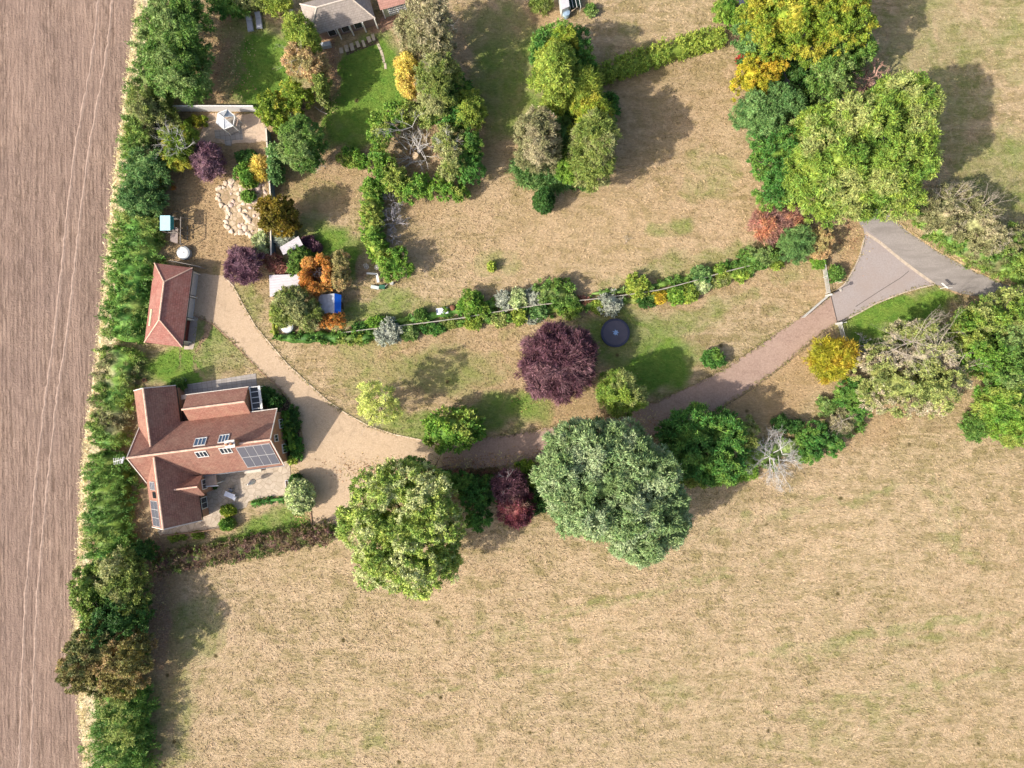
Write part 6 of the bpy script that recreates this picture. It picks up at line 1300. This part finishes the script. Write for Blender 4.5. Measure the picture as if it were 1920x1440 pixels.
def pot(label, px, py, r0, h, mt, plant=None):
    x, y = G(px, py, h); root = empty('plant_pot', (x, y, 0), label, 'plant pot'); MB().lathe((x, y, 0), [(r0*.7, 0), (r0, h), (r0*.88, h), (r0*.85, h-.06)], 20).build('pot', mt, root)
    MB().lathe((x, y, 0), [(r0*.86, h-.07), (r0*.4, h-.02)], 16).build('soil', bpy.data.materials['dark_mulch'], root)
    if plant:
        me = crown_mesh('plant', [((x, y, h+.12), (r0, r0, r0*.8))], 'clipped', np.random.default_rng(4), .8, 1.0, .5); link_mesh('plant', me, plant, root)
    return root
TER = plain('terracotta', (.50, .24, .15), .85); GP = plain('grey_stone_pot', (.48, .48, .47), .8)
pot('round grey stone pot standing among the rockery shrubs', 445, 312, .28, .5, GP); pot('terracotta pot in the belt shadow on the brown lawn', 326, 353, .24, .3, TER, L_['orange'])
pot('terracotta pot at the corner of the porch on the shaded patio', 404, 914, .22, .4, TER, L_['dark']); pot('grey pot at the northwest end of the north patio', 344, 712, .3, .4, GP, L_['mid'])
pot('small stone pot at the edge of the belt shadow north of the house', 270, 713, .26, .35, TER)
# chiminea on patio edge / white rail on the gravel corner
wr = empty('planter', (*G(538, 908), 0), 'white trough planter at the east edge of the patio', 'planter'); MB().box((*G(538, 908, .4), .22), (.35, 1.0, .44), R(7)).build('trough', PWH, wr); MB().box((*G(538, 908, .4), .45), (.25, .9, .03), R(7)).build('soil', bpy.data.materials['dark_mulch'], wr)
# white table with chairs north of the long fence
table('white slatted table on the shady side of the long fence', 829, 583, 8, 1.45, .8, PWH)
chair('dark chair at the left of the white table by the long fence', 822, 584, 100, GF, 'dark chairs at the white table'); chair('dark chair at the right of the white table by the long fence', 836, 582, -80, GF, 'dark chairs at the white table')
bz = empty('barbecue', (*G(848, 577), 0), 'rusty brown barbecue drum right of the white table', 'barbecue'); x, y = G(848, 577, .8); MB().lathe((x, y, 0), [(.3, .45), (.36, .7), (.3, .9), (.1, .98)], 18).build('drum', plain('rust', (.22, .10, .06), .8, var=.4), bz)
for a_ in range(3): MB().beam((x+.25*math.cos(a_*2.1), y+.25*math.sin(a_*2.1), 0), (x+.2*math.cos(a_*2.1), y+.2*math.sin(a_*2.1), .5), .04).build('leg', BLACK, bz)
# white metal chairs and litter by the bright green bush
ring = lambda x, y, z, r0, mb: mb.tube([(x+r0*math.cos(t_), y+r0*math.sin(t_), z) for t_ in np.linspace(0, 6.2832, 17)], .035, 6)
def lacechair(label, px, py, rz):
    x, y = G(px, py, .5); root = empty('metal_chair', (0, 0, 0), label, 'chair', 'white wrought iron chairs'); m_ = MB(); ring(0, 0, .45, .26, m_); 
    for k in range(4): m_.tube([(.25*math.cos(k*.785), .25*math.sin(k*.785), .45), (-.25*math.cos(k*.785), -.25*math.sin(k*.785), .45)], .02, 5)
    m_.build('seat', DEADW, root); m_ = MB(); m_.tube([(-.22, .12, .45), (-.24, .28, .8), (0, .33, .95), (.24, .28, .8), (.22, .12, .45)], .03, 6); m_.tube([(0, .2, .45), (0, .33, .95)], .02, 5); m_.build('backrest', DEADW, root)
    for k in range(4): MB().tube([(.2*math.cos(.78+k*1.57), .2*math.sin(.78+k*1.57), .45), (.26*math.cos(.78+k*1.57), .26*math.sin(.78+k*1.57), 0)], .022, 5).build('leg', DEADW, root)
    root.location = (x, y, 0); root.rotation_euler = (0, 0, R(rz))
lacechair('white wrought iron chair nearest the tan conifer', 687, 500, 30); lacechair('white wrought iron chair touching the bright green bush', 706, 501, -60)
bt = MB(); x, y = G(698, 513, .4); bt.beam((x-.7, y+.05, .42), (x+.6, y-.05, .42), .22, .06); bt.beam((x+.55, y-.05, .42), (x+.75, y-1.1, .42), .3, .06)
for dx, dy in ((-.6, 0), (.5, 0), (.7, -1.0)): bt.beam((x+dx, y+dy, 0), (x+dx, y+dy, .4), .07)
tag(bt.build('corner_bench', WHITE, None, (x, y, 0)), 'white angled bench left of the bright green bush', 'bench')
x, y = G(710, 538, .3); mm_ = empty('mower', (x, y, 0), 'green and pale grey garden roller mower on the lawn below the bush', 'mower')
MB().box((x-.45, y-.05, .3), (1.0, .4, .3), R(-10)).build('body', plain('mint_metal', (.55, .62, .60), .5), mm_); MB().box((x+.45, y, .3), (.7, .5, .4), R(-6)).build('grass_box', plain('dark_green_metal', (.03, .13, .08), .6), mm_); MB().tube([(x+.8, y, .4), (x+1.2, y+.25, .9)], .03, 6).build('handle', ALU, mm_)
for s_ in (-1, 1): MB().tube([(x-.3, y+.25*s_-.03, .15), (x-.3, y+.25*s_+.03, .15)], .15, 14).build('wheel', BLACK, mm_)
x, y = G(735, 531, .4); sc = MB(); sc.lathe((x, y, 0), [(.22, 0), (.14, .25), (.1, .6), (.26, .7), (.24, .8)], 16); tag(sc.build('bird_bath', GP, None, (x, y, 0)), 'small pale stone bird bath below the rounded bright green bush', 'bird bath')
# stepping stones
SS = plain('stepping_stone', (.50, .43, .33), .85, var=.15)
r = np.random.default_rng(9)
for i, (px, py) in enumerate([(640, 95), (650, 91), (660, 88), (671, 83), (682, 82), (692, 74), (700, 70)]):
    x, y = G(px, py); tag(MB().box((x, y, .04), (.42+r.uniform(-.08, .08), .75+r.uniform(-.1, .2), .1), R(16+r.normal(0, 4))).build('stepping_stone', SS, None, (x, y, 0), bevel=.02), ['westernmost', 'second from the west', 'third from the west', 'middle', 'third from the east', 'second from the east', 'easternmost'][i]+' pale oblong slab crossing the dark bed below the bungalow', 'stepping stone', 'slabs crossing the dark bed below the bungalow')
for i, (px, py) in enumerate([(711, 88), (716, 100), (719, 112), (722.5, 124)]):
    x, y = G(px, py); tag(MB().box((x, y, .02), (.3+r.uniform(-.04, .06), .72+r.uniform(-.15, .1), .08), R(14+r.normal(0, 4))).build('stepping_stone', SS, None, (x, y, 0), bevel=.02), ['topmost', 'second from the top', 'second from the bottom', 'bottommost'][i]+' narrow tan slab in the line running down the right green lawn', 'stepping stone', 'slabs running down the right green lawn')
for i, (px, py, s_, lb) in enumerate([(541, 14, .45, 'upper one of the two large round white stones left of the bungalow'), (543, 22, .48, 'lower one of the two large round white stones left of the bungalow'), (545, 30, .24, 'small white stone under the large round white stones')]):
    x, y = G(px, py); tag(MB().lathe((x, y, 0), [(s_, 0), (s_, .1), (s_*.8, .16), (s_*.2, .18)], 14).build('round_stone', plain('cream_stone', (.74, .66, .52), .8) if i == 0 else bpy.data.materials['cream_stone'], None, (x, y, 0)), lb, 'stone')
# grey bin and box below bungalow eave
x, y = G(610, 82, .8); tag(MB().box((x, y, .4), (1.25, .55, .8), R(12)).build('storage_box', plain('pale_storage_box', (.50, .56, .64), .5), None, (x, y, 0), bevel=.04), 'pale blue grey storage box below the left corner of the bungalow', 'box')
# rockery boulders
def rock(px, py, s_, seed, mt):
    r = np.random.default_rng(seed); v = ICO1[0]*np.array([s_*r.uniform(.8, 1.4), s_*r.uniform(.7, 1.1), s_*.42])*(1+.22*r.normal(size=(len(ICO1[0]), 1))); a = r.uniform(0, 3); c, s = math.cos(a), math.sin(a)
    v = np.stack([v[:, 0]*c-v[:, 1]*s, v[:, 0]*s+v[:, 1]*c, v[:, 2]+s_*.12], 1); x, y = G(px, py); v += np.array([x, y, 0])
    return link_mesh('rock', mesh_np('rock', v, [ICO1[1]]), mt, None, (x, y, 0))
ICO1 = ico(1); RK = plain('cream_rock', (.66, .54, .42), .85, var=.25, scale=2, bump=.6); RP = plain('pink_rock', (.60, .46, .40), .85, var=.2, scale=2, bump=.6)
r = np.random.default_rng(21)
edge = poly_interp([(437, 336), (420, 348), (408, 362), (412, 380), (424, 390), (430, 398), (425, 412), (424, 424), (432, 434), (448, 438), (462, 437), (478, 445)], 7.5)
for i, (px, py) in enumerate(edge):
    tag(rock(px+r.normal(0, 1.5), py+r.normal(0, 1.5), r.uniform(.22, .38), i, RK), 'cream boulder in the curved outer edge of the rockery', 'rock', 'boulders edging the rockery')
for i in range(60):
    px, py = r.uniform(432, 497), r.uniform(346, 438)
    tag(rock(px, py, r.uniform(.12, .3), 60+i, RP if i % 2 else RK), 'loose pale rock inside the rockery', 'rock', 'loose rocks inside the rockery')
tag(rock(482, 350, .65, 200, RP), 'large smooth pink rock at the top of the rockery by the fence', 'rock'); tag(rock(464, 411, .45, 201, RK), 'large pale rock in the middle of the lower rockery', 'rock')
# hay-coloured spoil by the garage lawn and a fallen branch on the shrub border
x, y = G(305, 712, .2)
lg = MB(); lg.tube([(*G(590, 200, .3), .25), (*G(600, 208, .3), .3), (*G(613, 213, .3), .2)], .07, 7); lg.tube([(*G(600, 208, .3), .3), (*G(608, 200, .3), .3)], .04, 6); tag(lg.build('fallen_branch', TWIG, None, (*G(600, 208), 0)), 'fallen pale branch lying above the soft mid green tree', 'branch')
